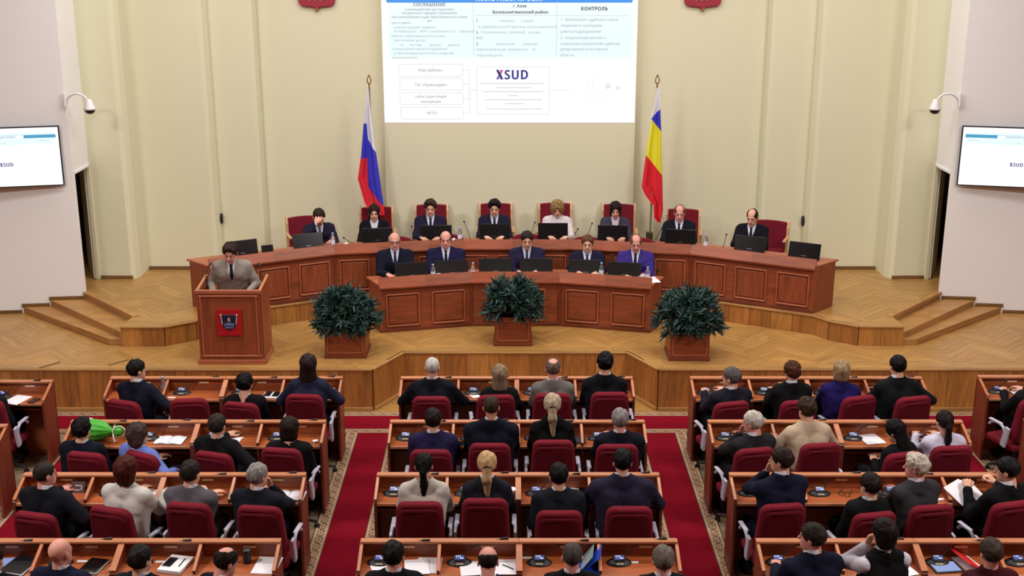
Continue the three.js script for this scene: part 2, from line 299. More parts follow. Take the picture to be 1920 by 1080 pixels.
// ---------------------------------------------------------------- counters of the presidium
// a counter follows a line of front points; each straight piece gets front board, raised panels, sloped fascia, plinth and joint posts
function counter(name, label, line, panels, y0, yWork, yTop, depth, hasSide) {
  const t = thing(name, label, 'desk', [0, y0, 0]); const H = yTop - y0, W = yWork - y0;
  const N = line.length - 1, dirs = [];
  for (let i = 0; i < N; i++) {
    const [ax, az] = line[i], [cx, cz] = line[i + 1], len = Math.hypot(cx - ax, cz - az), ang = Math.atan2(-(cz - az), cx - ax); dirs.push(ang);
    const put = g => { g.rotateY(ang); g.translate((ax + cx) / 2, 0, (az + cz) / 2); return g; };
    part(t, 'front_board', put(bx(len, W - 0.03, 0.03, 0, (W - 0.03) / 2, -0.03, 0)), M.mahogany);
    part(t, 'plinth', put(bx(len, 0.055, 0.02, 0, 0.0275, -0.008, 0.004)), M.mahoganyDark);
    // fascia leaning back above the front board
    const f = sideBoard([[0.02, W - 0.05], [0.032, W - 0.05], [0.032, W - 0.035], [-0.03, H], [-0.055, H], [-0.03, W - 0.05]], len); f.rotateY(-Math.PI / 2); f.rotateY(Math.PI / 2);
    part(t, 'fascia', put(f), M.mahogany);
    part(t, 'fascia_moulding', put(bx(len, 0.018, 0.03, 0, W - 0.052, 0.012, 0.005)), M.mahoganyTop);
    const n = panels[i], pw = Math.min(0.46, len / n - 0.16), ph = W - 0.24;
    for (let k = 0; k < n; k++) {
      const x = -len / 2 + len * (k + 0.5) / n, y = 0.09 + ph / 2, wd = n === 1 ? len - 0.42 : pw;
      part(t, 'panel', put(bx(wd - 0.06, ph - 0.06, 0.022, x, y, -0.012, 0.008)), M.mahogany);
      const m = 0.022; part(t, 'panel_moulding', put(merge([bx(wd, m, 0.032, x, y + ph / 2, -0.006, 0.009), bx(wd, m, 0.032, x, y - ph / 2, -0.006, 0.009), bx(m, ph, 0.032, x - wd / 2, y, -0.006, 0.009), bx(m, ph, 0.032, x + wd / 2, y, -0.006, 0.009)])), M.mahoganyTop);
    }
    if (i) { const g = bx(0.05, W, 0.05, 0, W / 2, -0.025, 0.006); g.rotateY((dirs[i - 1] + ang) / 2); g.translate(ax, 0, az); part(t, 'joint_post', g, M.mahoganyDark); }
  }
  // worktop outline: front line, then the back line offset by depth
  const off = (i, d) => { const a = dirs[Math.max(0, i - 1)], b = dirs[Math.min(N - 1, i)], m = (a + b) / 2, k = d / Math.cos((b - a) / 2); return [line[i][0] - Math.sin(m) * k, line[i][1] - Math.cos(m) * k]; };
  const fr = [], bk = []; for (let i = 0; i <= N; i++) { fr.push(off(i, 0.02)); bk.push(off(i, depth)); }
  const e = hasSide; bk[0][0] -= e; bk[N][0] += e; bk[0][1] += 0.06; bk[N][1] += 0.06;
  part(t, 'worktop', prism([...fr, ...bk.reverse()], W - 0.03, W, 0.006), M.mahoganyTop);
  // returns at both ends
  for (const [i, s] of [[0, -1], [N, 1]]) {
    const [ax, az] = line[i], q = off(i, depth - 0.05), qx = q[0] + s * (e - 0.03), qz = q[1] + 0.06, len = Math.hypot(qx - ax, qz - az), g = bx(len, W - 0.03, 0.03, 0, (W - 0.03) / 2, 0);
    g.rotateY(Math.atan2(-(qz - az), qx - ax)); g.translate((ax + qx) / 2 - s * 0.01, 0, (az + qz) / 2 - 0.012); part(t, 'end_board', g, M.mahogany);
  }
  return t;
}
const UPPER = [[-4.19, -16.40], [-2.57, -17.24], [-0.84, -17.54], [0.90, -17.54], [2.63, -17.24], [4.24, -16.38]];
const LOWER = [[-1.83, -16.38], [-0.56, -16.70], [0.70, -16.70], [1.97, -16.38]];
counter('presidium_desk', 'long curved red-brown wooden presidium desk with framed panels on the upper platform', UPPER, [3, 3, 3, 3, 3], PLAT, 1.56, 1.65, 0.52, 0.18);
counter('presidium_desk', 'short three-sided red-brown wooden presidium desk on the stage behind the middle plant', LOWER, [2, 1, 2], STAGE, 1.285, 1.385, 0.55, 0.10);

// ---------------------------------------------------------------- lectern
{
  const t = thing('lectern', 'red-brown wooden lectern with a red coat-of-arms plate at the left of the stage', 'lectern', [-3.645, STAGE, -15.39]);
  const w = 0.84, d = 0.58, h = 1.0;
  part(t, 'front_board', bx(w - 0.02, h - 0.02, 0.03, 0, h / 2, d / 2 - 0.02, 0.004), M.mahogany);
  for (const s of [-1, 1]) part(t, 'side_board', sideBoard([[-d / 2, 0], [d / 2 - 0.035, 0], [d / 2 - 0.035, h - 0.02], [-d / 2, h + 0.04]], 0.03, s * (w / 2 - 0.015)), M.mahogany);
  for (const s of [-1, 1]) { const g = bx(0.036, 0.02, d, 0, 0, 0, 0.005); g.rotateX(0.105); g.translate(s * (w / 2 - 0.015), h + 0.02, -0.01); part(t, 'edge_strip', g, M.deskEdge); }
  part(t, 'front_rail', bx(w + 0.02, 0.05, 0.05, 0, h - 0.02, d / 2 - 0.015, 0.008), M.mahoganyTop);
  part(t, 'front_moulding', merge([bx(w - 0.06, 0.025, 0.03, 0, h - 0.075, d / 2 - 0.002, 0.008), bx(w - 0.06, 0.025, 0.03, 0, 0.11, d / 2 - 0.002, 0.008), bx(0.025, h - 0.19, 0.03, -w / 2 + 0.06, h / 2 + 0.015, d / 2 - 0.002, 0.008), bx(0.025, h - 0.19, 0.03, w / 2 - 0.06, h / 2 + 0.015, d / 2 - 0.002, 0.008)]), M.mahoganyTop);
  part(t, 'plinth', merge([bx(w + 0.05, 0.06, 0.05, 0, 0.03, d / 2 - 0.005, 0.006), bx(0.05, 0.06, d, -w / 2 + 0.0, 0.03, 0, 0.006), bx(0.05, 0.06, d, w / 2, 0.03, 0, 0.006)]), M.mahoganyTop);
  part(t, 'reading_shelf', bx(w - 0.07, 0.02, d - 0.1, 0, h - 0.17, 0.0), M.mahoganyDark);
  // coat of arms plate
  const red = std({ color: new THREE.Color(0.42, 0.004, 0.01), roughness: 0.5 });
  const pl = part(t, 'emblem_plate', bx(0.325, 0.36, 0.016, 0, 0.575, d / 2 + 0.008, 0.003), red);
  const sh = new THREE.Shape(); sh.moveTo(-0.085, 0.085); sh.lineTo(0.085, 0.085); sh.lineTo(0.085, -0.03); sh.quadraticCurveTo(0.08, -0.085, 0, -0.115); sh.quadraticCurveTo(-0.08, -0.085, -0.085, -0.03); sh.closePath();
  const g = new THREE.ExtrudeGeometry(sh, { depth: 0.008, bevelEnabled: true, bevelSize: 0.004, bevelThickness: 0.003, bevelSegments: 1 }); g.translate(0, 0.59, d / 2 + 0.016);
  part(pl, 'shield', g, std({ color: 0x141a33, roughness: 0.5 }));
  const silver = std({ color: 0xd6d3cc, roughness: 0.4, metalness: 0.2 }), z = d / 2 + 0.026;
  part(pl, 'shield_wave', merge([-0.05, -0.025, 0, 0.025, 0.05].map(x => bx(0.015, 0.05 - Math.abs(x) * 0.3, 0.006, x, 0.555 - Math.abs(x) * 0.1, z)).concat([bx(0.13, 0.012, 0.006, 0, 0.535, z), bx(0.1, 0.012, 0.006, 0, 0.508, z)])), std({ color: 0x7c8fb8, roughness: 0.5 }));
  part(pl, 'tower', merge([bx(0.03, 0.04, 0.006, 0, 0.615, z), bx(0.012, 0.012, 0.006, 0, 0.64, z)]), std({ color: 0xc9a56b, roughness: 0.5 }));
  for (const s of [-1, 1]) part(pl, 'staff', merge([rod([s * 0.088, 0.55, z], [s * 0.102, 0.675, z], 0.006), new THREE.SphereGeometry(0.012, 8, 6).translate(s * 0.103, 0.68, z)]), silver);
  const mic = (x, lx) => { const m = thing('microphone', x, 'microphone', [-3.645 + lx, STAGE + 0.845, -15.45]); part(m, 'base', lathe([[0, 0], [0.03, 0], [0.03, 0.012], [0, 0.016]], 12), M.plastic); part(m, 'stem', tube([[0, 0.01, 0], [lx * 0.2, 0.2, 0], [lx * 0.1, 0.36, -0.06]], 0.005), M.plastic); part(m, 'mic_head', rod([lx * 0.1, 0.36, -0.06], [0, 0.40, -0.12], 0.013), M.black); };
  mic('black gooseneck microphone on the left of the lectern', -0.30); mic('black gooseneck microphone on the right of the lectern', 0.32);
}

// ---------------------------------------------------------------- planters
function planter(label, x, y, z, w, h, R, Ry) {
  const t = thing('planter', label, 'plant', [x, y, z]);
  const d = w * 0.92;
  part(t, 'box', merge([bx(w, h, 0.025, 0, h / 2, d / 2 - 0.013, 0.004), bx(w, h, 0.025, 0, h / 2, -d / 2 + 0.013, 0.004), bx(0.025, h, d - 0.05, -w / 2 + 0.013, h / 2, 0), bx(0.025, h, d - 0.05, w / 2 - 0.013, h / 2, 0)]), M.mahogany);
  part(t, 'box_moulding', merge([bx(w - 0.06, 0.02, 0.02, 0, 0.075, d / 2 + 0.002, 0.006), bx(0.02, h - 0.13, 0.02, -w / 2 + 0.04, h / 2, d / 2 + 0.002, 0.006), bx(0.02, h - 0.13, 0.02, w / 2 - 0.04, h / 2, d / 2 + 0.002, 0.006), bx(w - 0.06, 0.02, 0.02, 0, h - 0.05, d / 2 + 0.002, 0.006)]), M.mahoganyTop);
  part(t, 'plinth', bx(w + 0.03, 0.04, d + 0.03, 0, 0.02, 0, 0.005), M.mahoganyDark);
  part(t, 'soil', bx(w - 0.06, 0.03, d - 0.06, 0, h - 0.06, 0), std({ color: 0x1c130d, roughness: 1 }));
  // long narrow leaves arching out of the box in rosettes
  const tones = [0x16302c, 0x1d3d35, 0x274a40, 0x345848, 0x1a3540].map(c => std({ color: c, roughness: 0.55 }));
  const lists = tones.map(() => []);
  const leafG = (len, wd, bend) => { const g = new THREE.PlaneGeometry(wd, len, 2, 5); g.translate(0, len / 2, 0); const p = g.attributes.position; for (let i = 0; i < p.count; i++) { const v = p.getY(i) / len, k = Math.sin(Math.PI * Math.min(1, 0.12 + v * 0.88)) ** 0.7, xx = p.getX(i) * k; p.setXYZ(i, xx, p.getY(i) * (1 - 0.25 * bend * v), -bend * len * v * v * 0.55 + Math.abs(xx) * 0.35); } g.computeVertexNormals(); return g; };
  const protos = [leafG(0.165, 0.024, 0.7), leafG(0.13, 0.020, 1.0), leafG(0.19, 0.025, 0.5), leafG(0.15, 0.019, 1.3)];
  const q = new THREE.Quaternion(), q2 = new THREE.Quaternion(); let n = 0;
  const big = [];
  for (let c = 0; c < 200; c++) {
    const th = rr(0, Math.PI * 2), ph = Math.acos(1 - rnd() * 1.25), dir = V(Math.sin(ph) * Math.cos(th), Math.cos(ph), Math.sin(ph) * Math.sin(th)), k = c < 60 ? rr(0.2, 0.6) : rr(0.6, 0.88);
    const c0 = V(dir.x * R * k, h + 0.03 + Math.max(-0.03, dir.y * Ry * k * 1.15 + 0.06), dir.z * R * k * 0.9);
    for (let j = 0; j < 13; j++) {
      const d2 = dir.clone().multiplyScalar(1.0).add(V(rr(-1, 1), rr(-0.75, 0.9), rr(-1, 1))).normalize();
      q.setFromUnitVectors(V(0, 1, 0), d2); q2.setFromAxisAngle(V(0, 1, 0), rr(0, 6.28)); const g = protos[j & 3].clone(); const s = rr(0.75, 1.15);
      g.applyMatrix4(new THREE.Matrix4().compose(c0, q.multiply(q2), V(s, s, s)));
      if (n < 280 && c0.z > 0 && j % 3 === 0) big.push([g, tones[(c + j) % 5]]); else lists[(c * 3 + j * 2) % 5].push(g); n++;
    }
  }
  for (const [g, m] of big.slice(0, 220)) part(t, 'leaf', g, m);
  lists.forEach((l, i) => { part(t, 'foliage', merge(l), tones[i]).userData.kind = 'stuff'; });
  part(t, 'stems', merge(Array.from({ length: 26 }, () => rod([rr(-w / 3, w / 3), h - 0.06, rr(-d / 3, d / 3)], [rr(-R, R) * 0.55, h + Ry * rr(0.3, 0.75), rr(-R, R) * 0.5], 0.008, 0.004, 5))), std({ color: 0x22301f, roughness: 0.8 })).userData.kind = 'stuff';
  return t;
}
planter('bushy green plant in a red-brown wooden box right of the lectern', -2.19, STAGE, -15.57, 0.54, 0.36, 0.47, 0.40);
planter('bushy green plant in a red-brown wooden box before the middle of the short desk', 0.035, STAGE, -16.06, 0.50, 0.40, 0.42, 0.38);
planter('bushy green plant in a red-brown wooden box right of the short desk', 2.36, STAGE, -15.46, 0.52, 0.38, 0.46, 0.42);

// ---------------------------------------------------------------- flags
const clamp01 = t => Math.max(0, Math.min(1, t));
function flag(name, label, x, z, yTop, yFoot, edges, colour, tiltX) {
  const t = thing(name, label, 'flag', [x, yFoot, z]); const H = yTop - yFoot;
  part(t, 'base', merge([bx(0.10, 0.62, 0.10, 0, 0.31, 0, 0.006), bx(0.30, 0.03, 0.30, 0, 0.015, 0, 0.006)]), std({ color: 0x4a4428, roughness: 0.5 }));
  part(t, 'pole', rod([0, 0.05, 0], [tiltX, H - 0.20, 0], 0.016), std({ color: 0x8a7a58, roughness: 0.5 }));
  const fin = new THREE.Shape(); fin.moveTo(0, 0.17); fin.quadraticCurveTo(0.045, 0.09, 0.032, 0.06); fin.quadraticCurveTo(0.025, 0.03, 0, 0.02); fin.quadraticCurveTo(-0.025, 0.03, -0.032, 0.06); fin.quadraticCurveTo(-0.045, 0.09, 0, 0.17);
  const hole = new THREE.Path(); hole.moveTo(0, 0.14); hole.quadraticCurveTo(0.03, 0.09, 0.02, 0.065); hole.quadraticCurveTo(0.014, 0.045, 0, 0.038); hole.quadraticCurveTo(-0.014, 0.045, -0.02, 0.065); hole.quadraticCurveTo(-0.03, 0.09, 0, 0.14); fin.holes.push(hole);
  const fg = new THREE.ExtrudeGeometry(fin, { depth: 0.008, bevelEnabled: true, bevelSize: 0.003, bevelThickness: 0.003, bevelSegments: 1 }); fg.translate(tiltX, H - 0.17, -0.004);
  part(t, 'finial', fg, M.brass); part(t, 'ferrule', rod([tiltX, H - 0.22, 0], [tiltX, H - 0.15, 0], 0.012), M.brass);
  // hanging cloth, gathered in folds; edges and stripe seams are lines in metres from the pole foot
  const NU = 44, NV = 230, pos = [], col = [], idx = [], xAt = (l, y) => { let k = 0; while (k < l.length - 2 && y < l[k + 1][1]) k++; const [a, b] = [l[k], l[k + 1]], t = clamp01((a[1] - y) / (a[1] - b[1])); return a[0] + (b[0] - a[0]) * t; };
  const y0 = edges.left[0][1], y1 = Math.min(edges.left.at(-1)[1], edges.right.at(-1)[1]);
  for (let j = 0; j <= NV; j++) for (let i = 0; i <= NU; i++) {
    const v = j / NV, u = i / NU, y = y0 + (y1 - y0) * v, l = xAt(edges.left, y), r = xAt(edges.right, y), x = l + (r - l) * u;
    pos.push(x, y, 0.05 + 0.03 * Math.sin(u * 8.5 + v * 1.5) * Math.min(1, v * 3) + 0.012 * Math.sin(u * 19 - v * 3) * Math.min(1, v * 5));
    const c = colour(x, y); col.push(c.r, c.g, c.b);
  }
  for (let j = 0; j < NV; j++) for (let i = 0; i < NU; i++) { const a = j * (NU + 1) + i, b = a + 1, c = a + NU + 1, d = c + 1; idx.push(a, c, b, b, c, d); }
  const g = new THREE.BufferGeometry(); g.setAttribute('position', new THREE.Float32BufferAttribute(pos, 3)); g.setAttribute('color', new THREE.Float32BufferAttribute(col, 3)); g.setIndex(idx); g.computeVertexNormals();
  part(t, 'cloth', g, std({ vertexColors: true, roughness: 0.8, side: THREE.DoubleSide }));
  return t;
}
const FW = new THREE.Color(0.72, 0.72, 0.80), FB = new THREE.Color(0.035, 0.035, 0.55), FR = new THREE.Color(0.72, 0.012, 0.025), FY = new THREE.Color(0.80, 0.74, 0.03);
const F1 = { left: [[-0.006, 2.865], [-0.076, 2.369], [-0.134, 1.842], [-0.196, 1.483], [-0.101, 1.103], [-0.031, 0.966], [0.026, 0.907]], right: [[0.014, 2.865], [0.046, 2.353], [0.098, 1.891], [0.143, 1.483], [0.195, 1.001], [0.201, 0.907]], wb: [[-0.256, 2.345], [-0.032, 2.337], [-0.028, 2.189], [-0.019, 2.09], [0.098, 1.891], [0.298, 1.692]], br: [[-0.275, 1.817], [-0.045, 1.8], [-0.055, 1.356], [-0.044, 1.339], [0.204, 1.026], [0.358, 0.847]] };
const F2 = { left: [[0.03, 2.881], [0.007, 2.598], [-0.033, 2.475], [-0.04, 2.312], [-0.087, 1.983], [-0.1, 1.858], [-0.132, 1.566], [-0.151, 1.356], [-0.089, 1.221], [-0.011, 1.12], [0.041, 1.069], [0.056, 0.864], [0.125, 0.787]], right: [[0.067, 2.881], [0.098, 2.565], [0.127, 2.189], [0.167, 1.524], [0.198, 0.975], [0.167, 0.787]], wb: [[-0.207, 2.418], [-0.036, 2.418], [0.098, 2.565], [0.273, 2.679]], by: [[-0.204, 2.328], [-0.033, 2.328], [-0.031, 2.41], [0.126, 2.213], [0.297, 2.024]], yr: [[-0.194, 1.966], [-0.1, 1.858], [0.158, 1.541], [0.322, 1.339]] };
const above = (l, x, y) => { let k = 0; while (k < l.length - 2 && x > l[k + 1][0]) k++; const [a, b] = [l[k], l[k + 1]]; return y > a[1] + (b[1] - a[1]) * clamp01((x - a[0]) / (b[0] - a[0])); };
flag('flag', 'white, blue and red striped flag hanging on a pole left of the projection screen', -2.17, -18.72, 3.95, PLAT, F1, (x, y) => above(F1.wb, x, y) ? FW : above(F1.br, x, y) ? FB : FR, 0.02);
flag('flag', 'white, blue, yellow and red flag hanging on a pole right of the projection screen', 2.19, -18.72, 3.95, PLAT, F2, (x, y) => above(F2.wb, x, y) ? FW : above(F2.by, x, y) && x > F2.by[1][0] ? FB : above(F2.by, x, y) ? FW : above(F2.yr, x, y) ? FY : FR, 0.045);

// ---------------------------------------------------------------- red shields high on the wall
function plaque(label, x) {
  const t = thing('wall_shield', label, 'wall emblem', [x, 4.86, -19.19]);
  const s = new THREE.Shape(); s.moveTo(0, 0); s.lineTo(0.03, 0.07); s.lineTo(0.19, 0.085); s.quadraticCurveTo(0.27, 0.09, 0.27, 0.17); s.lineTo(0.27, 0.74); s.lineTo(-0.27, 0.74); s.lineTo(-0.27, 0.17); s.quadraticCurveTo(-0.27, 0.09, -0.19, 0.085); s.lineTo(-0.03, 0.07); s.closePath();
  const g = new THREE.ExtrudeGeometry(s, { depth: 0.03, bevelEnabled: true, bevelSize: 0.012, bevelThickness: 0.012, bevelSegments: 2 }); g.translate(0, 0, -0.01);
  part(t, 'shield', g, std({ color: new THREE.Color(0.33, 0.02, 0.04), roughness: 0.5 }));
  part(t, 'point', lathe([[0, -0.02], [0.014, 0.0], [0.014, 0.03], [0, 0.045]], 10).translate(0, 0, 0.03), M.brass);
  part(t, 'ornament', merge([-0.1, -0.06, -0.02, 0.02, 0.06, 0.1].map((q, i) => bx(0.03, 0.012, 0.01, q, 0.165 + 0.01 * (i % 2), 0.04, 0.003)).concat([bx(0.30, 0.03, 0.01, 0, 0.20, 0.04, 0.004)])), std({ color: 0xc78f8a, roughness: 0.5 }));
}
plaque('dark red shield-shaped wall emblem left of the projection screen', -2.965); plaque('dark red shield-shaped wall emblem right of the projection screen', 2.945);

// ---------------------------------------------------------------- dome cameras on curved arms
function dome(label, x, s, z = -17.40) {
  const t = thing('dome_camera', label, 'security camera', [x, 3.74, z]);
  part(t, 'wall_plate', bx(0.03, 0.20, 0.09, 0, 0, 0, 0.008), M.white);
  part(t, 'arm', tube([[s * 0.01, -0.05, 0.0], [s * 0.05, 0.03, 0.02], [s * 0.15, 0.085, 0.03], [s * 0.27, 0.06, 0.03], [s * 0.335, -0.02, 0.03]], 0.015, 18, 8), M.white);
  part(t, 'housing', lathe([[0, 0.075], [0.03, 0.065], [0.055, 0.0], [0.078, -0.06], [0.08, -0.085], [0, -0.088]], 20).translate(s * 0.345, -0.06, 0.03), M.white);
  part(t, 'dome_glass', new THREE.SphereGeometry(0.072, 20, 8, 0, Math.PI * 2, Math.PI / 2, Math.PI / 2).scale(1, 0.8, 1).translate(s * 0.345, -0.145, 0.03), M.blackGloss);
}
dome('white dome camera on a curved arm on the left wall above the doorway', -6.32, 1); dome('white dome camera on a curved arm on the right wall above the doorway', 6.375, -1);

// ---------------------------------------------------------------- projection and televisions
function canvasTex(w, h, draw) { const c = document.createElement('canvas'); c.width = w; c.height = h; draw(c.getContext('2d'), w, h); const t = new THREE.CanvasTexture(c); t.colorSpace = THREE.SRGBColorSpace; t.magFilter = THREE.LinearFilter; return t; }
function logo(g, x, y, h) {       // the word mark: a two-coloured X and SUD
  g.lineWidth = h * 0.22; const s = h * 0.78;
  g.fillStyle = '#2b2a78'; g.beginPath(); g.moveTo(x, y - h); g.lineTo(x + s * 0.36, y - h); g.lineTo(x + s, y); g.lineTo(x + s * 0.64, y); g.closePath(); g.fill();
  g.fillStyle = '#d85a86'; g.beginPath(); g.moveTo(x + s * 0.98, y - h); g.lineTo(x + s * 0.62, y - h); g.lineTo(x + s * 0.50, y - h * 0.72); g.lineTo(x + s * 0.68, y - h * 0.5); g.closePath(); g.fill();
  g.fillStyle = '#7b62b8'; g.beginPath(); g.moveTo(x, y); g.lineTo(x + s * 0.36, y); g.lineTo(x + s * 0.48, y - h * 0.25); g.lineTo(x + s * 0.30, y - h * 0.46); g.closePath(); g.fill();
  g.fillStyle = '#35348a'; g.font = `bold ${h * 1.36}px sans-serif`; g.textAlign = 'left'; g.fillText('SUD', x + s * 1.08, y);
}
const screenMat = (tex, k) => std({ color: 0x000000, emissive: 0xffffff, emissiveMap: tex, emissiveIntensity: k, roughness: 0.6 });
{
  // slide seen from its title bar down: 470 x 231 px of the picture, drawn 3.4 times larger; the slide continues above the frame
  const slide = canvasTex(1600, 1100, (g, w, h) => {
    const K = 3.40, X = x => (x - 720) * K, Y = y => h - (231 - y) * K;
    g.fillStyle = '#ffffff'; g.fillRect(0, 0, w, h);
    const wash = g.createLinearGradient(0, Y(8), 0, Y(115)); wash.addColorStop(0, '#f4fdff'); wash.addColorStop(0.9, '#ecfdff'); wash.addColorStop(1, '#ffffff'); g.fillStyle = wash; g.fillRect(X(732), Y(8), K * 448, K * 107);
    g.fillStyle = '#4b98ee'; g.beginPath(); g.roundRect(X(729), Y(-32), K * 452, K * 42.5, 12); g.fill();
    g.fillStyle = '#eef6ff'; g.textAlign = 'center'; g.font = `bold ${12.5 * K}px sans-serif`; g.fillText('ПИЛОТНЫЙ ПРОЕКТ', X(955), Y(7.5));
    const txt = (s, x, y, size, col, al = 'center', bold = false) => { g.fillStyle = col; g.textAlign = al; g.font = `${bold ? 'bold ' : ''}${size * K}px sans-serif`; g.fillText(s, X(x), Y(y)); };
    txt('СОГЛАШЕНИЕ', 808, 17, 8.6, '#7c86a8', 'center', true);
    txt('о взаимодействии для подготовки', 808, 24.5, 5.6, '#8a8f9c'); txt('методических подходов к управлению', 808, 31, 5.6, '#8a8f9c'); txt('при рассмотрении в судах территориальных споров', 808, 38, 5.6, '#8a8f9c'); txt('дел', 808, 44.5, 5.4, '#9a9faa'); txt('цель и задачи', 737, 48.5, 5.4, '#9a9faa', 'left');
    const gr = '#a9bcc0'; [['сторона передаёт сведения', 741, 57], ['об имеющихся   ПМИ с управляемостью    цифровой', 741, 64], ['работы, информационная система', 737, 72.5], ['обеспечивает доступ', 741, 80.5], ['по       Ростову         области        делится', 752, 89], ['в пользование органов управления', 738, 96], ['и обеспечивают доступность сведений', 741, 104], ['взаимодействия', 738, 112]].forEach(([s, x, y]) => txt(s, x, y, 6, gr, 'left'));
    g.strokeStyle = '#c4cdd6'; g.lineWidth = 2.5; g.beginPath(); g.moveTo(X(888), Y(10)); g.lineTo(X(889), Y(105)); g.moveTo(X(1042), Y(8)); g.lineTo(X(1042), Y(105)); g.moveTo(X(892), Y(33)); g.lineTo(X(1176), Y(34)); g.stroke();
    txt('г. Азов', 974, 19, 7.4, '#4a4f5c', 'center', true); txt('Белокалитвинский район', 975, 30, 7.8, '#4a4f5c', 'center', true);
    [['1.', 893, 45], ['2.', 893, 66], ['3.', 893, 87]].forEach(([s, x, y]) => txt(s, x, y, 7, '#8a97a0', 'left', true));
    [['тематика       споров', 936, 45], ['в управленческой перечень организационной', 897, 56], ['Постановление  правовой   основы', 902, 66], ['МДС', 893, 76], ['Включение        Средства', 930, 87], ['перенаправление  документов    по', 893, 97], ['открытой датой', 893, 108]].forEach(([s, x, y]) => txt(s, x, y, 6.6, gr, 'left'));
    txt('КОНТРОЛЬ', 1111, 24.5, 9.4, '#3c4252', 'center', true);
    [['1.  Мониторинг судебных споров', 1049, 43.5], ['сведений по критериям', 1049, 54], ['работы подразделений', 1049, 65], ['2.  Актуализация данных о', 1049, 76], ['сохранении управлений судебных', 1049, 87], ['департамента в Ростовской', 1049, 97], ['области', 1049, 108]].forEach(([s, x, y]) => txt(s, x, y, 6.8, '#a0b0b6', 'left'));
    g.strokeStyle = '#d8dade'; g.lineWidth = 3; const box = (x0, y0, x1, y1) => { g.beginPath(); g.roundRect(X(x0), Y(y0), K * (x1 - x0), K * (y1 - y0), 8); g.stroke(); };
    box(749, 122, 868, 144); box(750, 148, 868, 170); box(750, 175, 868, 197); box(751, 202, 868, 224); box(894, 127, 1029, 215);
    const bt = '#8d9099'; txt('КАД «Арбитр»', 808, 135.5, 7, bt); txt('ГАС «Правосудие»', 808, 162.5, 7, bt); txt('сайты судов общей', 808, 184, 6.4, bt); txt('юрисдикции', 808, 193.5, 6.4, bt); txt('ФССП', 809, 215.5, 7, bt);
    g.strokeStyle = '#d2cfd2'; g.lineWidth = 2.5; g.beginPath(); for (const y of [133, 159, 186, 213]) { g.moveTo(X(868), Y(y)); g.lineTo(X(880), Y(y)); } g.moveTo(X(880), Y(133)); g.lineTo(X(880), Y(213)); g.moveTo(X(880), Y(170)); g.lineTo(X(894), Y(170)); g.moveTo(X(1029), Y(170)); g.lineTo(X(1068), Y(170)); g.stroke();
    logo(g, X(930), Y(150), 17.5 * K);
    g.fillStyle = '#d5dad6'; [[900, 157, 120], [931, 164.5, 64], [906, 172, 112], [953, 179.5, 18], [908, 187, 108], [946, 194.5, 36], [912, 204.5, 104]].forEach(([x, y, l]) => g.fillRect(X(x), Y(y), l * K, 1.6 * K));
    g.strokeStyle = '#ececf0'; g.lineWidth = 3; g.beginPath(); for (const [x, y0, y1] of [[1098, 152, 168], [1104, 150, 170], [1111, 144, 168], [1106, 172, 180], [1113, 173, 180], [1121, 172, 179]]) { g.moveTo(X(x), Y(y0)); g.lineTo(X(x), Y(y1)); } g.moveTo(X(1095), Y(190)); g.lineTo(X(1136), Y(190)); g.stroke(); g.fillStyle = '#e8e8ee'; g.beginPath(); g.arc(X(1139), Y(163), 5 * K, 0, 7); g.arc(X(1158), Y(166), 4 * K, 0, 7); g.fill();
  });
  const w = 3.905, h = w * 1100 / 1600, y0 = 3.165, t = thing('projection_screen', 'bright white projected slide with blue title bar and text columns on the back wall', 'projection screen', [-0.012, y0, -19.045]);
  const g = new THREE.PlaneGeometry(w, h); g.translate(0, h / 2, -0.009); part(t, 'screen_image', g, screenMat(slide, 1.0));
  const l = new THREE.RectAreaLight(0xf2f8ff, 0.35, w * 0.98, h * 0.98); l.position.set(-0.012, y0 + h / 2, -19.0); l.lookAt(-0.012, y0 + h / 2, 0); scene.add(l);
}
{
  const tv = canvasTex(960, 540, (g, w, h) => {
    g.fillStyle = '#fdfeff'; g.fillRect(0, 0, w, h); g.fillStyle = '#e8fbff'; g.fillRect(30, 45, w - 60, 110);
    g.fillStyle = '#4d9dc4'; g.fillRect(24, 66, w - 48, 30); g.fillStyle = '#f4fbff'; g.fillRect(300, 68, 360, 28); g.fillStyle = '#7fb3c9'; g.textAlign = 'center'; g.font = 'bold 22px sans-serif'; g.fillText('ПИЛОТНЫЙ ПРОЕКТ', 480, 90);
    g.fillStyle = '#b9c3c6'; g.font = '17px sans-serif'; for (const x of [110, 850]) { g.fillText('КОНТРОЛЬ', x - 20, 126); } g.fillText('г. Азов', 480, 140);
    g.fillStyle = '#77777c'; logo(g, 430, 352, 34);
  });
  for (const [s, x, lab] of [[-1, -7.185, 'wide flat television showing a white slide on the left wall'], [1, 7.19, 'wide flat television showing a white slide on the right wall']]) {
    const w = 1.53, h = 0.865, t = thing('television', lab, 'television', [x, 2.945, -17.20], s * -0.22);
    part(t, 'frame', bx(w, h, 0.045, 0, 0, 0, 0.006), std({ color: 0x2a2733, roughness: 0.4 }));
    const g = new THREE.PlaneGeometry(w - 0.035, h - 0.035); g.translate(0, 0, 0.0245); part(t, 'screen', g, screenMat(tv, 1.05));
    part(t, 'wall_mount', bx(0.4, 0.3, 0.12, 0, 0, -0.08), M.black);
    const l = new THREE.RectAreaLight(0xe8ecff, 0.35, w - 0.05, h - 0.05); t.updateMatrixWorld(); const p = t.localToWorld(V(0, 0, 0.05)), q = t.localToWorld(V(0, 0, 1)); l.position.copy(p); l.lookAt(q); scene.add(l);
  }
}
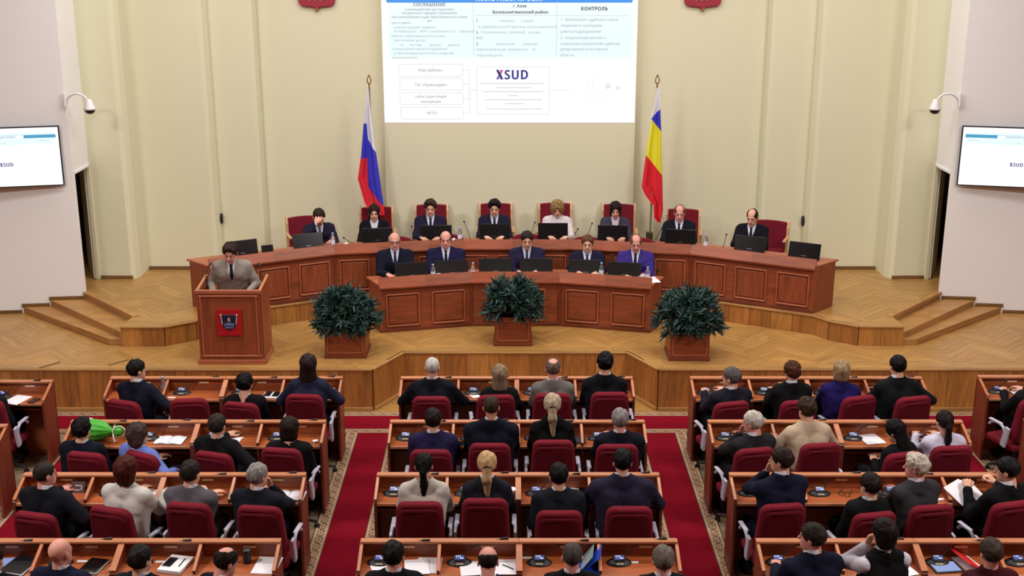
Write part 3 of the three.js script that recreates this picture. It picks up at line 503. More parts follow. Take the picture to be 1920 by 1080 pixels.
// ---------------------------------------------------------------- people: signed distance fields meshed by surface nets
const len3 = Math.hypot, clamp = (x, a, b) => x < a ? a : x > b ? b : x;
const smax = (a, b, k) => -smin(-a, -b, k);
const smin = (a, b, k) => { const h = Math.max(k - Math.abs(a - b), 0) / k; return Math.min(a, b) - h * h * k * 0.25; };
function cap(x, y, z, a, b, r0, r1) { const bx = b[0] - a[0], by = b[1] - a[1], bz = b[2] - a[2], px = x - a[0], py = y - a[1], pz = z - a[2]; const h = clamp((px * bx + py * by + pz * bz) / (bx * bx + by * by + bz * bz + 1e-9), 0, 1); return len3(px - bx * h, py - by * h, pz - bz * h) - (r0 + (r1 - r0) * h); }
function ell(x, y, z, c, r) { const px = x - c[0], py = y - c[1], pz = z - c[2]; const k0 = len3(px / r[0], py / r[1], pz / r[2]), k1 = len3(px / (r[0] * r[0]), py / (r[1] * r[1]), pz / (r[2] * r[2])); return k1 < 1e-6 ? -Math.min(...r) : k0 * (k0 - 1) / k1; }
function net(sdf, lo, hi, cell) {
  const nx = Math.ceil((hi[0] - lo[0]) / cell) + 2, ny = Math.ceil((hi[1] - lo[1]) / cell) + 2, nz = Math.ceil((hi[2] - lo[2]) / cell) + 2;
  const ox = lo[0] - cell / 2, oy = lo[1] - cell / 2, oz = lo[2] - cell / 2, F = new Float32Array(nx * ny * nz), B = 4, rad = B * cell * 0.87 * 1.5;
  for (let k = 0; k < nz; k += B) for (let j = 0; j < ny; j += B) for (let i = 0; i < nx; i += B) {
    const c = sdf(ox + (i + B / 2) * cell, oy + (j + B / 2) * cell, oz + (k + B / 2) * cell), far = Math.abs(c) > rad;
    for (let w = k; w < Math.min(nz, k + B); w++) for (let v = j; v < Math.min(ny, j + B); v++) for (let u = i; u < Math.min(nx, i + B); u++) F[u + nx * (v + ny * w)] = far ? c : sdf(ox + u * cell, oy + v * cell, oz + w * cell);
  }
  const id = new Int32Array(nx * ny * nz).fill(-1), pos = [], idx = [], at = (i, j, k) => i + nx * (j + ny * k);
  const E = [[0, 1], [2, 3], [4, 5], [6, 7], [0, 2], [1, 3], [4, 6], [5, 7], [0, 4], [1, 5], [2, 6], [3, 7]];
  for (let k = 0; k < nz - 1; k++) for (let j = 0; j < ny - 1; j++) for (let i = 0; i < nx - 1; i++) {
    const f = [F[at(i, j, k)], F[at(i + 1, j, k)], F[at(i, j + 1, k)], F[at(i + 1, j + 1, k)], F[at(i, j, k + 1)], F[at(i + 1, j, k + 1)], F[at(i, j + 1, k + 1)], F[at(i + 1, j + 1, k + 1)]];
    let m = 0; for (let c = 0; c < 8; c++) if (f[c] < 0) m |= 1 << c; if (m === 0 || m === 255) continue;
    let sx = 0, sy = 0, sz = 0, n = 0;
    for (const [a, b] of E) if ((f[a] < 0) !== (f[b] < 0)) { const t = f[a] / (f[a] - f[b]); sx += (a & 1) + ((b & 1) - (a & 1)) * t; sy += (a >> 1 & 1) + ((b >> 1 & 1) - (a >> 1 & 1)) * t; sz += (a >> 2) + ((b >> 2) - (a >> 2)) * t; n++; }
    id[at(i, j, k)] = pos.length / 3; pos.push(ox + (i + sx / n) * cell, oy + (j + sy / n) * cell, oz + (k + sz / n) * cell);
  }
  const quad = (a, b, c, d, flip) => { if (a < 0 || b < 0 || c < 0 || d < 0) return; flip ? idx.push(a, c, b, a, d, c) : idx.push(a, b, c, a, c, d); };
  for (let k = 1; k < nz - 1; k++) for (let j = 1; j < ny - 1; j++) for (let i = 1; i < nx - 1; i++) {
    const s = F[at(i, j, k)] < 0;
    if (s !== F[at(i + 1, j, k)] < 0) quad(id[at(i, j - 1, k - 1)], id[at(i, j, k - 1)], id[at(i, j, k)], id[at(i, j - 1, k)], !s);
    if (s !== F[at(i, j + 1, k)] < 0) quad(id[at(i - 1, j, k - 1)], id[at(i - 1, j, k)], id[at(i, j, k)], id[at(i, j, k - 1)], !s);
    if (s !== F[at(i, j, k + 1)] < 0) quad(id[at(i - 1, j - 1, k)], id[at(i, j - 1, k)], id[at(i, j, k)], id[at(i - 1, j, k)], !s);
  }
  const g = new THREE.BufferGeometry(); g.setAttribute('position', new THREE.Float32BufferAttribute(pos, 3)); g.setIndex(idx); g.computeVertexNormals(); return g;
}
function paint(g, fn) { const p = g.attributes.position, c = new Float32Array(p.count * 3); for (let i = 0; i < p.count; i++) c.set(fn(p.getX(i), p.getY(i), p.getZ(i)), 3 * i); g.setAttribute('color', new THREE.BufferAttribute(c, 3)); return g; }
// head in its own frame: face towards -z, centre between the ears
const CRAN = [[0, 0.03, 0.012], [0.077, 0.088, 0.098]];
function headSDF(fem) {
  const jw = fem ? 0.043 : 0.051, nk = fem ? 0.044 : 0.054;
  return (x, y, z) => {
    let d = ell(x, y, z, ...CRAN);
    d = smin(d, ell(x, y, z, [0, -0.035, -0.028], [0.062, 0.085, 0.064]), 0.03);
    d = smin(d, ell(x, y, z, [0, -0.08, -0.036], [jw, 0.042, 0.048]), 0.03);
    d = smin(d, ell(x, y, z, [0, 0.014, -0.082], [0.05, 0.010, 0.014]), 0.015);
    d = smin(d, cap(x, y, z, [0, 0.004, -0.090], [0, -0.036, -0.110], 0.008, 0.014), 0.012);
    const ax = Math.abs(x);
    d = -smin(-d, len3(ax - 0.031, (y + 0.004) * 1.3, z + 0.104) - 0.017, 0.014);
    d = smin(d, len3(ax - 0.031, (y + 0.004) * 1.2, z + 0.082) - 0.0125, 0.004);
    d = smin(d, ell(x, y, z, [0, -0.067, -0.084], [0.025, 0.010, 0.012]), 0.008);
    d = smin(d, len3(x, y + 0.110, z + 0.062) - 0.018, 0.03);
    d = smin(d, ell(ax, y, z, [0.079, -0.012, 0.014], [0.011, 0.033, 0.02]), 0.008);
    return smin(d, cap(x, y, z, [0, -0.06, 0.022], [0, -0.21, 0.042], nk, nk + 0.006), 0.022);
  };
}
const headGeo = {};
function headMesh(fem, fine) {
  const key = `${fem}${fine}`; if (headGeo[key]) return headGeo[key];
  const g = net(headSDF(fem), [-0.1, -0.21, -0.135], [0.1, 0.125, 0.12], fine ? 0.0046 : 0.0068);
  return headGeo[key] = g;
}
function paintHead(g, brow, lip) {
  return paint(g, (x, y, z) => {
    const ax = Math.abs(x);
    if (z < -0.07) {
      const ex = (ax - 0.031) / 0.0155, ey = (y + 0.004) / 0.0075, e = ex * ex + ey * ey;
      if (e < 1) return e < 0.36 ? [0.05, 0.03, 0.03] : [0.5, 0.45, 0.42];
      if (ax > 0.010 && ax < 0.052 && y > 0.013 + 0.02 * (0.03 - Math.abs(ax - 0.032)) && y < 0.024) return brow;
      if (ax < 0.026 && y > -0.077 && y < -0.058) return lip;
      if (e < 2.6) return [0.72, 0.62, 0.58];
    }
    return [1, 1, 1];
  });
}
// hands: wrist at the origin, fingers towards -z, palm down, thumb to -x (a right hand)
const handGeo = {};
function handMesh(kind, fine) {
  const key = kind + fine; if (handGeo[key]) return handGeo[key];
  const curl = { rest: [0.25, 0.45, 0.35], grip: [0.8, 1.2, 0.9], flat: [0.06, 0.12, 0.1] }[kind], bones = [];
  [[-0.030, 0.044, 0.0095, 0.10], [-0.010, 0.050, 0.0098, 0.02], [0.011, 0.046, 0.0093, -0.05], [0.030, 0.036, 0.0082, -0.14]].forEach(([x, l, r, sp], i) => {
    let p = [x, 0, -0.088 + Math.abs(x) * 0.12], a = 0; const segs = [l * 0.95, l * 0.62, l * 0.48];
    bones.push([[x * 0.75, 0, -0.04], p, r * 1.25, r * 1.15]);
    segs.forEach((s, k) => { a += curl[k] * (1 + 0.08 * i); const q = [p[0] - Math.sin(sp) * s * Math.cos(a), p[1] - Math.sin(a) * s, p[2] - Math.cos(a) * s]; bones.push([p, q, r * (1 - 0.08 * k), r * (0.92 - 0.08 * k)]); p = q; });
  });
  const t0 = [-0.024, -0.006, -0.026], t1 = [-0.052, -0.016, -0.056], t2 = [-0.062, -0.024, -0.084], t3 = kind === 'grip' ? [-0.045, -0.036, -0.102] : [-0.064, -0.026, -0.108];
  const thumb = [[t0, t1, 0.014, 0.012], [t1, t2, 0.0115, 0.0105], [t2, t3, 0.0105, 0.009]];
  const g = net((x, y, z) => {
    let d = ell(x, y, z, [0, 0, -0.052], [0.043, 0.017, 0.052]); d = smin(d, cap(x, y, z, [0, 0, 0.012], [0, 0, -0.02], 0.026, 0.026), 0.02);
    let f = 1; for (const [a, b, r0, r1] of bones) f = Math.min(f, cap(x, y, z, a, b, r0, r1)); d = smin(d, f, 0.006);
    let t = 1; for (const [a, b, r0, r1] of thumb) t = smin(t, cap(x, y, z, a, b, r0, r1), 0.004); return smin(d, t, 0.008);
  }, [-0.09, -0.11, -0.22], [0.06, 0.035, 0.08], fine ? 0.0042 : 0.0058);
  return handGeo[key] = paint(g, () => [1, 1, 1]);
}
// hair styles in the head frame
const hairGeo = {};
function hairMesh(kind, fine) {
  const key = kind + fine; if (hairGeo[key]) return hairGeo[key];
  const bump = kind === 'curly' ? 0.012 : kind === 'thick' || kind === 'updo' ? 0.010 : kind === 'buzz' || kind === 'ring' ? 0.002 : 0.006;
  const shell = (x, y, z, t) => ell(x, y, z, CRAN[0], CRAN[1].map(r => r + t)) + bump * (noise(x * (kind === 'curly' ? 70 : 52), y * (kind === 'curly' ? 70 : 26), z * 52) + 0.35 * noise(x * 120, y * 40, z * 120));
  const wideF = ['long', 'bob', 'curly'].includes(kind) ? 0.066 : 0.079;
  const face = (x, y, z, top) => ell(x, y, z, [0, top - 0.10, -0.118], [wideF, 0.10, 0.078]);
  const nape = (y, z, drop = 0) => (y + drop) - (-0.092 + (0.085 - z) * 0.80);   // above this line hair grows
  const ears = (x, y, z) => ell(Math.abs(x), y, z, [0.085, -0.02, 0.012], [0.02, 0.032, 0.024]);
  const shortCap = (x, y, z, t, top, drop = 0) => Math.max(shell(x, y, z, t), -face(x, y, z, top), -nape(y, z, drop) * 0.8, -ears(x, y, z));
  const S = {
    short: (x, y, z) => shortCap(x, y, z, 0.014, 0.072),
    thick: (x, y, z) => smin(shortCap(x, y, z, 0.019, 0.078, 0.008), Math.max(ell(x, y, z, [0.01, 0.095, -0.045], [0.06, 0.035, 0.055]), -face(x, y, z, 0.082)), 0.015),
    buzz: (x, y, z) => shortCap(x, y, z, 0.005, 0.085),
    receding: (x, y, z) => Math.max(shortCap(x, y, z, 0.009, 0.098), -ell(x, y, z, [0, 0.11, -0.06], [0.066, 0.075, 0.095])),
    ring: (x, y, z) => smax(shortCap(x, y, z, 0.008, 0.09, 0.018), y - 0.058 + (z < 0 ? -z * 0.5 : 0) - Math.max(0, z - 0.05) * 0.4 + 0.012 * noise(x * 40, y * 10, z * 40), 0.012),
    patch: (x, y, z) => Math.max(shortCap(x, y, z, 0.010, 0.09), -ell(x, y, z, [0, 0.115, 0.03], [0.052, 0.05, 0.062])),
    bob: (x, y, z) => Math.max(smin(shell(x, y, z, 0.022), ell(x, y, z, [0, -0.055, 0.035], [0.096, 0.085, 0.075]) + 0.004 * noise(x * 90, y * 12, z * 90), 0.03), -face(x, y, z, 0.062), -ell(x, y, z, [0, -0.09, -0.06], [0.06, 0.12, 0.085]), -0.125 - y + 0.008 * noise(x * 80, 3, z * 80)),
    curly: (x, y, z) => Math.max(smin(shell(x, y, z, 0.030), ell(x, y, z, [0, -0.03, 0.02], [0.102, 0.085, 0.075]) + bump * noise(x * 60, y * 60, z * 60), 0.03), -ell(x, y, z, [0, -0.05, -0.11], [0.056, 0.105, 0.075])),
    long: (x, y, z) => Math.max(Math.min(smin(shell(x, y, z, 0.018), ell(x, y, z, [0, -0.13, 0.062], [0.098, 0.19, 0.052]) + 0.005 * noise(x * 70, y * 9, z * 70), 0.04), 1), -face(x, y, z, 0.066), -ell(x, y, z, [0, -0.1, -0.065], [0.06, 0.13, 0.085]), -0.31 - y + 0.03 * noise(x * 60, 1, z * 60)),
    tail: (x, y, z) => { const s = Math.max(shell(x, y, z, 0.013), -face(x, y, z, 0.070), -nape(y, z, -0.004) * 0.8, -ears(x, y, z)); let t = smin(cap(x, y, z, [0, 0.035, 0.10], [0, -0.02, 0.128], 0.026, 0.030), cap(x, y, z, [0, -0.02, 0.128], [0.006, -0.16, 0.118], 0.030, 0.037), 0.02); t = smin(t, cap(x, y, z, [0.006, -0.16, 0.118], [0.0, -0.33, 0.10], 0.037, 0.012), 0.02); return smin(s, t + 0.005 * noise(x * 80, y * 10, z * 80), 0.012); },
    fulltail: (x, y, z) => { const s = Math.max(shell(x, y, z, 0.018), -face(x, y, z, 0.068), -nape(y, z, 0.01) * 0.8); let t = smin(cap(x, y, z, [0, 0.02, 0.10], [0.0, -0.10, 0.125], 0.032, 0.048), cap(x, y, z, [0.0, -0.10, 0.125], [0.01, -0.33, 0.105], 0.048, 0.018), 0.02); return smin(s, t + 0.008 * noise(x * 60, y * 9, z * 60), 0.012); },
    updo: (x, y, z) => { const s = Math.max(shell(x, y, z, 0.020), -face(x, y, z, 0.068), -nape(y, z, 0.004) * 0.8); return smin(s, ell(x, y, z, [0.01, 0.0, 0.10], [0.052, 0.05, 0.034]) + 0.005 * noise(x * 60, y * 60, z * 60), 0.02); },
  };
  return hairGeo[key] = net(S[kind], [-0.13, kind === 'long' || kind.includes('tail') ? -0.38 : -0.16, -0.15], [0.13, 0.16, 0.19], fine ? 0.0055 : 0.0072);
}
const strip = g => { const o = new THREE.BufferGeometry(); for (const k of ['position', 'normal', 'color']) o.setAttribute(k, g.attributes[k].clone()); o.setIndex(g.index.clone()); return o; };
const lerp3 = (a, b, t) => [a[0] + (b[0] - a[0]) * t, a[1] + (b[1] - a[1]) * t, a[2] + (b[2] - a[2]) * t];
function elbow(S, W, a, b, pole) {
  const s = V(...S), w = V(...W), d = w.clone().sub(s); let L = d.length(); if (L > a + b - 0.01) { w.copy(s).addScaledVector(d, (a + b - 0.01) / L); L = a + b - 0.01; d.copy(w).sub(s); }
  const n = d.clone().normalize(), x = (a * a - b * b + L * L) / (2 * L), h = Math.sqrt(Math.max(0, a * a - x * x)), p = V(...pole); p.addScaledVector(n, -p.dot(n)).normalize();
  return [s.clone().addScaledVector(n, x).addScaledVector(p, h).toArray(), w.toArray()];
}
const SKIN = { light: 0xd9a58c, pink: 0xd8998a, tan: 0xc08a6c, pale: 0xe2b7a2 };
const matCache = {};
const cmat = (c, r = 0.9, vc = false, sp = 0.35) => matCache[`${c}${r}${vc}${sp}`] ??= new THREE.MeshPhysicalMaterial({ color: c, roughness: r, vertexColors: vc, specularIntensity: sp });
const hairMat = c => cmat(c, 0.62, true, 0.3);
/* one person. o: x, d (hip position), y (floor), top (head top above that floor), turn, lean, side, head [yaw, pitch, roll],
   arms, hair [style, colour], wear {kind, c, shirt, tie}, skin, fem, wide, stand, front, label, group */
function person(o) {
  const fine = !!o.front, fem = !!o.fem, wide = (o.wide ?? 1) * (fem ? 0.9 : 1), lean = o.lean ?? 0.12, side = o.side ?? 0, stand = !!o.stand;
  const hipY = stand ? 0.86 : 0.55, top = o.top, cl = Math.cos(lean), sl = Math.sin(lean);
  const up = [Math.sin(side), Math.cos(side) * cl, -sl], fw = [0, -sl, -cl];
  const hy = o.head ?? [0, 0, 0], pitch = hy[1], hc = 0.150;
  const headUp = [up[0] * 0.6, 1, up[2] * 0.5 - Math.max(0, pitch) * 0.35], hl = len3(...headUp);
  const hu = headUp.map(v => v / hl);
  const T = clamp((top - hipY - hc * hu[1] - 0.112) / up[1], 0.36, 0.64);      // hip to neck base
  const hip = [0, hipY, 0], P = (t, x = 0, f = 0) => [hip[0] + up[0] * t * T + x, hip[1] + up[1] * t * T + fw[1] * f, hip[2] + up[2] * t * T + fw[2] * f];
  const neck = P(1), head = [neck[0] + hu[0] * hc, neck[1] + hu[1] * hc, neck[2] + hu[2] * hc - 0.012 - Math.max(0, pitch) * 0.03];
  const k = wide, sw = 0.178 * k;
  const sh = [-1, 1].map(s => P(0.835, s * sw, 0.0));
  // arms
  const dk = o.desk ?? 0.80, A = o.arms ?? 'desk';
  const spot = { desk: s => [s * 0.13, dk + 0.035, -0.44], wide: s => [s * 0.24, dk + 0.035, -0.40], lap: s => [s * 0.09, 0.66, -0.30], rest: s => [s * 0.29, 0.71, -0.20], lectern: s => [s * 0.24, dk + 0.04, -0.30],
    chin: s => [head[0] + s * 0.075, head[1] - 0.165, head[2] - 0.115], brow: s => [head[0] + s * 0.085, head[1] - 0.055, head[2] - 0.135], fold: s => [s * -0.04, dk + 0.04, -0.36 - (s > 0 ? 0.06 : 0)], out: s => [s * 0.33, 0.66, -0.16], hold: s => [s * 0.17, dk + 0.13, -0.36] };
  const [aL, aR] = Array.isArray(A) ? A : [A, A];
  const arms = [-1, 1].map((s, i) => { const m = i ? aR : aL; const [E, W] = elbow(sh[i], spot[m](s), 0.28, 0.255, m === 'out' || m === 'rest' ? [s * 1.2, -0.5, 0.5] : m === 'chin' || m === 'brow' ? [s * 0.8, -1, -0.1] : m === 'wide' ? [s * 0.9, -0.8, 0.4] : [s * 0.5, -1, 0.35]); return { s, m, S: sh[i], E, W }; });
  const knees = [-1, 1].map(s => stand ? [s * 0.09, 0.46, -0.02] : [s * 0.13, 0.53, -0.43]), ank = [-1, 1].map(s => stand ? [s * 0.09, 0.09, 0.02] : [s * 0.12, 0.09, -0.38]);
  const chestR = 0.108 * (0.5 + 0.5 * k), cx = 0.092 * k, bell = (o.belly ?? 0);
  const torso = (x, y, z, g) => {
    let d = 1; for (const s of [-1, 1]) { d = smin(d, cap(x, y, z, P(0.06, s * cx * 0.86), P(0.66, s * cx, 0.01), chestR + g - 0.004, chestR + g + 0.004), 0.05); d = smin(d, cap(x, y, z, P(0.66, s * cx, 0.01), P(0.83, s * sw * 0.84, -0.005), chestR + g, 0.060 + g), 0.05); d = smin(d, cap(x, y, z, P(0.99, s * 0.02), P(0.87, s * sw * 0.80), 0.052 + g, 0.048 + g), 0.05); }
    d = smin(d, cap(x, y, z, P(0.90), P(1.02), 0.075 + g, 0.052 + g), 0.045);
    if (bell) d = smin(d, len3(...[x, y, z].map((v, i) => v - P(0.25, 0, 0.06)[i])) - 0.13 - g, 0.06);
    if (fem) for (const s of [-1, 1]) d = smin(d, len3(...[x, y, z].map((v, i) => v - P(0.58, s * 0.075, 0.085)[i])) - 0.055 - g, 0.04);
    return d;
  };
  const armD = (x, y, z, g, cuff) => { let d = 1; for (const a of arms) { const W = lerp3(a.E, a.W, cuff); d = Math.min(d, smin(cap(x, y, z, a.S, a.E, 0.056 * (0.4 + 0.6 * k) + g, 0.045 + g), cap(x, y, z, a.E, W, 0.045 + g, 0.033 + g), 0.02)); } return d; };
  const legD = (x, y, z, g) => { let d = 1; for (let i = 0; i < 2; i++) { const s = i ? 1 : -1; d = Math.min(d, smin(cap(x, y, z, [s * 0.085, hipY - 0.03, 0], knees[i], 0.088 + g, 0.062 + g), cap(x, y, z, knees[i], ank[i], 0.060 + g, 0.045 + g), 0.03)); } return d; };
  const all = [...arms.flatMap(a => [a.S, a.E, a.W]), ...knees, ...ank, hip, neck], bound = pad => [0, 1, 2].map(i => Math.min(...all.map(p => p[i])) - pad), boundHi = pad => [0, 1, 2].map(i => Math.max(...all.map(p => p[i])) + pad);
  const lo = bound(0.2), hi = boundHi(0.2); lo[1] = Math.max(lo[1], 0.03);
  // body: torso, limbs, head and hands in one mesh
  const bare = net((x, y, z) => smin(Math.min(torso(x, y, z, -0.022), legD(x, y, z, -0.025)), armD(x, y, z, -0.019, 1), 0.008), lo, hi, 0.026); paint(bare, () => [1, 1, 1]);
  const Hm = new THREE.Matrix4().compose(V(...head), new THREE.Quaternion().setFromEuler(new THREE.Euler(-pitch, hy[0], hy[2] + side * 0.5 * -1, 'YXZ')), V(1, 1, 1).multiplyScalar((o.hs ?? 1) * (fem ? 0.96 : 1)));
  const hair = o.hair ?? ['short', 0x2a211c], brow = new THREE.Color(hair[1]).toArray().map(v => 0.32 + v * 0.6);
  const hg = strip(paintHead(headMesh(fem, fine).clone(), brow, fem ? [0.75, 0.30, 0.30] : [0.80, 0.52, 0.50])).applyMatrix4(Hm);
  const parts = [strip(bare), hg];
  for (const a of arms) {
    const kind = a.m === 'chin' || a.m === 'hold' || a.m === 'lectern' ? 'grip' : a.m === 'brow' || a.m === 'rest' ? 'rest' : 'rest';
    const f = V(...a.W).sub(V(...a.E)).normalize(); let dir = f.clone();
    if (['desk', 'wide', 'fold', 'lectern'].includes(a.m)) dir.y *= 0.2; if (a.m === 'chin') dir = V(-a.s * 0.45, 0.85, -0.1); if (a.m === 'brow') dir = V(-a.s * 0.75, 0.55, 0.15); dir.normalize();
    let upv = a.m === 'chin' ? V(a.s * 0.3, 0.1, -1) : a.m === 'brow' ? V(a.s * 0.2, 0.4, -1) : V(0, 1, 0); const zx = dir.clone().negate(), xx = upv.clone().cross(zx).normalize(), yx = zx.clone().cross(xx);
    const m = new THREE.Matrix4().makeBasis(xx, yx, zx).setPosition(...a.W), h = strip(handMesh(kind, fine || o.hands));
    if (a.s < 0) { h.applyMatrix4(new THREE.Matrix4().makeScale(-1, 1, 1)); const I = h.index.array; for (let i = 0; i < I.length; i += 3) { const t = I[i]; I[i] = I[i + 1]; I[i + 1] = t; } }
    parts.push(h.applyMatrix4(m));
  }
  const body = new THREE.Mesh(mergeGeometries(parts), cmat(SKIN[o.skin ?? 'light'], 0.6, true, 0.7)); body.name = numbered('person'); scene.add(body);
  tag(body, o.label, 'person', o.group); body.position.set(o.x, o.y ?? 0, -o.d); body.rotation.y = o.turn ?? 0;
  // clothes
  const wear = o.wear, vTop = 1.0, vLow = wear.low ?? 0.42, front = (x, y, z) => { const q = [x - hip[0], y - hip[1], z - hip[2]]; const t = (q[0] * up[0] + q[1] * up[1] + q[2] * up[2]) / T, f = q[1] * fw[1] + q[2] * fw[2], c = q[0] - up[0] * t * T; return [t, f, c]; };
  const tH = [lo[0], Math.max(0.42, hipY - 0.14), lo[2]], tHi = [hi[0], Math.max(neck[1] + 0.07, ...arms.map(a => a.W[1] + 0.06)), hi[2]];
  const neckline = wear.kind === 'blouse' ? 1.02 : 1.0, neckR = wear.kind === 'sweater' ? 0.058 : 0.066;
  const sleeves = wear.kind !== 'vest', suit = wear.kind === 'suit' || wear.kind === 'blazer';
  const cell = fine ? 0.0105 : 0.0135;
  const wr = (x, y, z) => 0.005 * noise(x * 11 + o.x * 3, y * 26 + x * 9, z * 14 + o.d) + 0.0035 * noise(x * 30, y * 12 + o.d, z * 30);
  part(body, suit ? 'jacket' : wear.kind === 'vest' ? 'waistcoat' : wear.kind, net((x, y, z) => {
    const [t, f, c] = front(x, y, z); let d = torso(x, y, z, suit ? 0.012 : 0.008) ; const lap = suit && o.front && f > 0 ? Math.max(torso(x, y, z, 0.019), Math.abs(c) - (t - vLow) / (vTop - vLow) * 0.062 - 0.034, vLow - 0.02 - t) : 1;
    d = Math.min(d, lap); if (sleeves) d = smin(d, armD(x, y, z, suit ? 0.012 : 0.009, suit ? 0.94 : 0.97), 0.045);
    d += wr(x, y, z);
    d = smax(d, -cap(x, y, z, P(neckline - 0.06), P(1.5), neckR, neckR + 0.004), 0.016);
    if (wear.kind === 'vest') d = smax(d, -armD(x, y, z, 0.014, 1), 0.02);
    d = Math.max(d, (hipY - 0.10) - y);
    if ((suit || wear.kind === 'vest') && f > 0.03) d = Math.max(d, -(Math.max(Math.abs(c) - (t - vLow) / (vTop - vLow) * 0.058, (vLow - t) * T)));
    return d;
  }, tH, tHi, cell), cmat(wear.c, 0.9));
  if (suit || wear.kind === 'vest') {
    part(body, 'shirt', net((x, y, z) => {
      const [t, f] = front(x, y, z); let d = torso(x, y, z, 0.003); d = Math.max(d, (0.2 - t) * T, 0.012 - f, -cap(x, y, z, P(0.97), P(1.5), 0.058, 0.058));
      if (wear.kind === 'vest') d = Math.min(d, armD(x, y, z, 0.010, 0.96));
      return d;
    }, tH, tHi, fine ? 0.009 : 0.0125), cmat(wear.shirt ?? 0xdadbe6, 0.85));
    const cg = lathe([[0.060, -0.012], [0.069, -0.014], [0.070, 0.0], [0.066, 0.034], [0.061, 0.038], [0.058, 0.034], [0.060, -0.012]].map(p => [p[0] * (fem ? 0.88 : 1), p[1]]), 24), cp = cg.attributes.position;
    for (let i = 0; i < cp.count; i++) { const z = cp.getZ(i), y = cp.getY(i); if (y > 0) cp.setY(i, y + z * 0.26); if (z < -0.045 && y > 0.01 && Math.abs(cp.getX(i)) < 0.02) cp.setY(i, cp.getY(i) - 0.022); }
    cg.computeVertexNormals(); cg.applyQuaternion(new THREE.Quaternion().setFromUnitVectors(V(0, 1, 0), V(up[0] * 0.5 + hu[0] * 0.5, 1, up[2] * 0.5 + hu[2] * 0.5).normalize())); const cpos = P(1.0, 0, 0.004); cg.translate(cpos[0], cpos[1] + 0.012, cpos[2]);
    if (suit) { const jc = new THREE.LatheGeometry([[0.068, -0.040], [0.082, -0.052], [0.083, -0.022], [0.073, 0.014], [0.067, 0.015], [0.065, -0.01], [0.068, -0.040]].map(p => new THREE.Vector2(p[0] * (fem ? 0.88 : 1), p[1])), 24, -1.9, 3.8), q = jc.attributes.position; for (let i = 0; i < q.count; i++) q.setY(i, q.getY(i) + q.getZ(i) * 0.22 - 0.004); jc.computeVertexNormals(); jc.applyQuaternion(new THREE.Quaternion().setFromUnitVectors(V(0, 1, 0), V(up[0], up[1], up[2] * 0.8).normalize())); jc.translate(cpos[0], cpos[1] + 0.004, cpos[2]); part(body, 'jacket_collar', jc, cmat(wear.c, 0.9)); }
    part(body, 'collar', cg, cmat(wear.shirt ?? 0xdadbe6, 0.85));
    if (wear.tie !== undefined && o.front) part(body, 'tie', net((x, y, z) => {
      const [t, f, c] = front(x, y, z); if (f < 0.02) return 0.05; const w = t > 0.97 ? 0.020 : 0.014 + (0.97 - t) * 0.034;
      return Math.max(torso(x, y, z, 0.011), -torso(x, y, z, -0.004), Math.abs(c) - w, (0.3 - t) * T, (t - 1.02) * T);
    }, [-0.07, P(0.3)[1] - 0.05, lo[2]], [0.07, neck[1] + 0.04, 0.05], 0.0065), cmat(wear.tie, 0.7));
  }
  if (suit) for (const a of arms) part(body, 'shirt_cuff', rod(lerp3(a.E, a.W, 0.86), lerp3(a.E, a.W, 0.99), 0.040, 0.039, 14), cmat(wear.shirt ?? 0xdadbe6, 0.85));
  part(body, 'trousers', net((x, y, z) => Math.max(smin(legD(x, y, z, 0.006), Math.max(torso(x, y, z, 0.0), y - hipY - 0.02), 0.03), 0.07 - y), [lo[0], 0.05, lo[2]], [hi[0], hipY + 0.1, hi[2]], 0.024), cmat(o.legs ?? (suit ? wear.c : 0x14141a), 0.9));
  for (let i = 0; i < 2; i++) { const a = ank[i]; part(body, 'shoe', net((x, y, z) => Math.max(smin(ell(x, y, z, [a[0], 0.035, a[2] - 0.07], [0.045, 0.045, 0.13]), cap(x, y, z, a, [a[0], 0.05, a[2]], 0.046, 0.046), 0.03), 0.004 - y), [a[0] - 0.07, 0, a[2] - 0.23], [a[0] + 0.07, 0.15, a[2] + 0.1], 0.02), M.black); }
  if (hair[0] !== 'bald') {
    const g = strip(paint(hairMesh(hair[0], fine).clone(), (x, y, z) => { const n = 0.82 + 0.34 * noise(Math.atan2(x, z) * 16, y * 6, 3) + 0.16 * noise(x * 150, y * 20, z * 150); return hair[2] ? lerp3([n, n, n], hair[2], clamp(0.5 - y * 4 + 0.6 * noise(x * 30, y * 10, z * 30), 0, 1)) : [n, n, n]; })).applyMatrix4(Hm);
    part(body, 'hair', g, hairMat(hair[1]));
    if (hair[0].includes('tail')) part(body, 'hair_band', new THREE.TorusGeometry(0.03, 0.007, 6, 16).rotateX(0.45).translate(0, 0.005, 0.118).applyMatrix4(Hm), cmat(0x201a1a, 0.8));
  }
  if (o.glasses) { const gl = []; for (const s of [-1, 1]) { gl.push(new THREE.TorusGeometry(0.021, 0.0022, 5, 18).scale(1.15, 0.85, 1).translate(s * 0.031, -0.006, -0.108)); gl.push(rod([s * 0.055, -0.002, -0.106], [s * 0.082, 0.0, 0.0], 0.002)); } gl.push(rod([-0.009, -0.003, -0.112], [0.009, -0.003, -0.112], 0.002)); part(body, 'glasses', merge(gl).applyMatrix4(Hm), M.black); }
  return body;
}
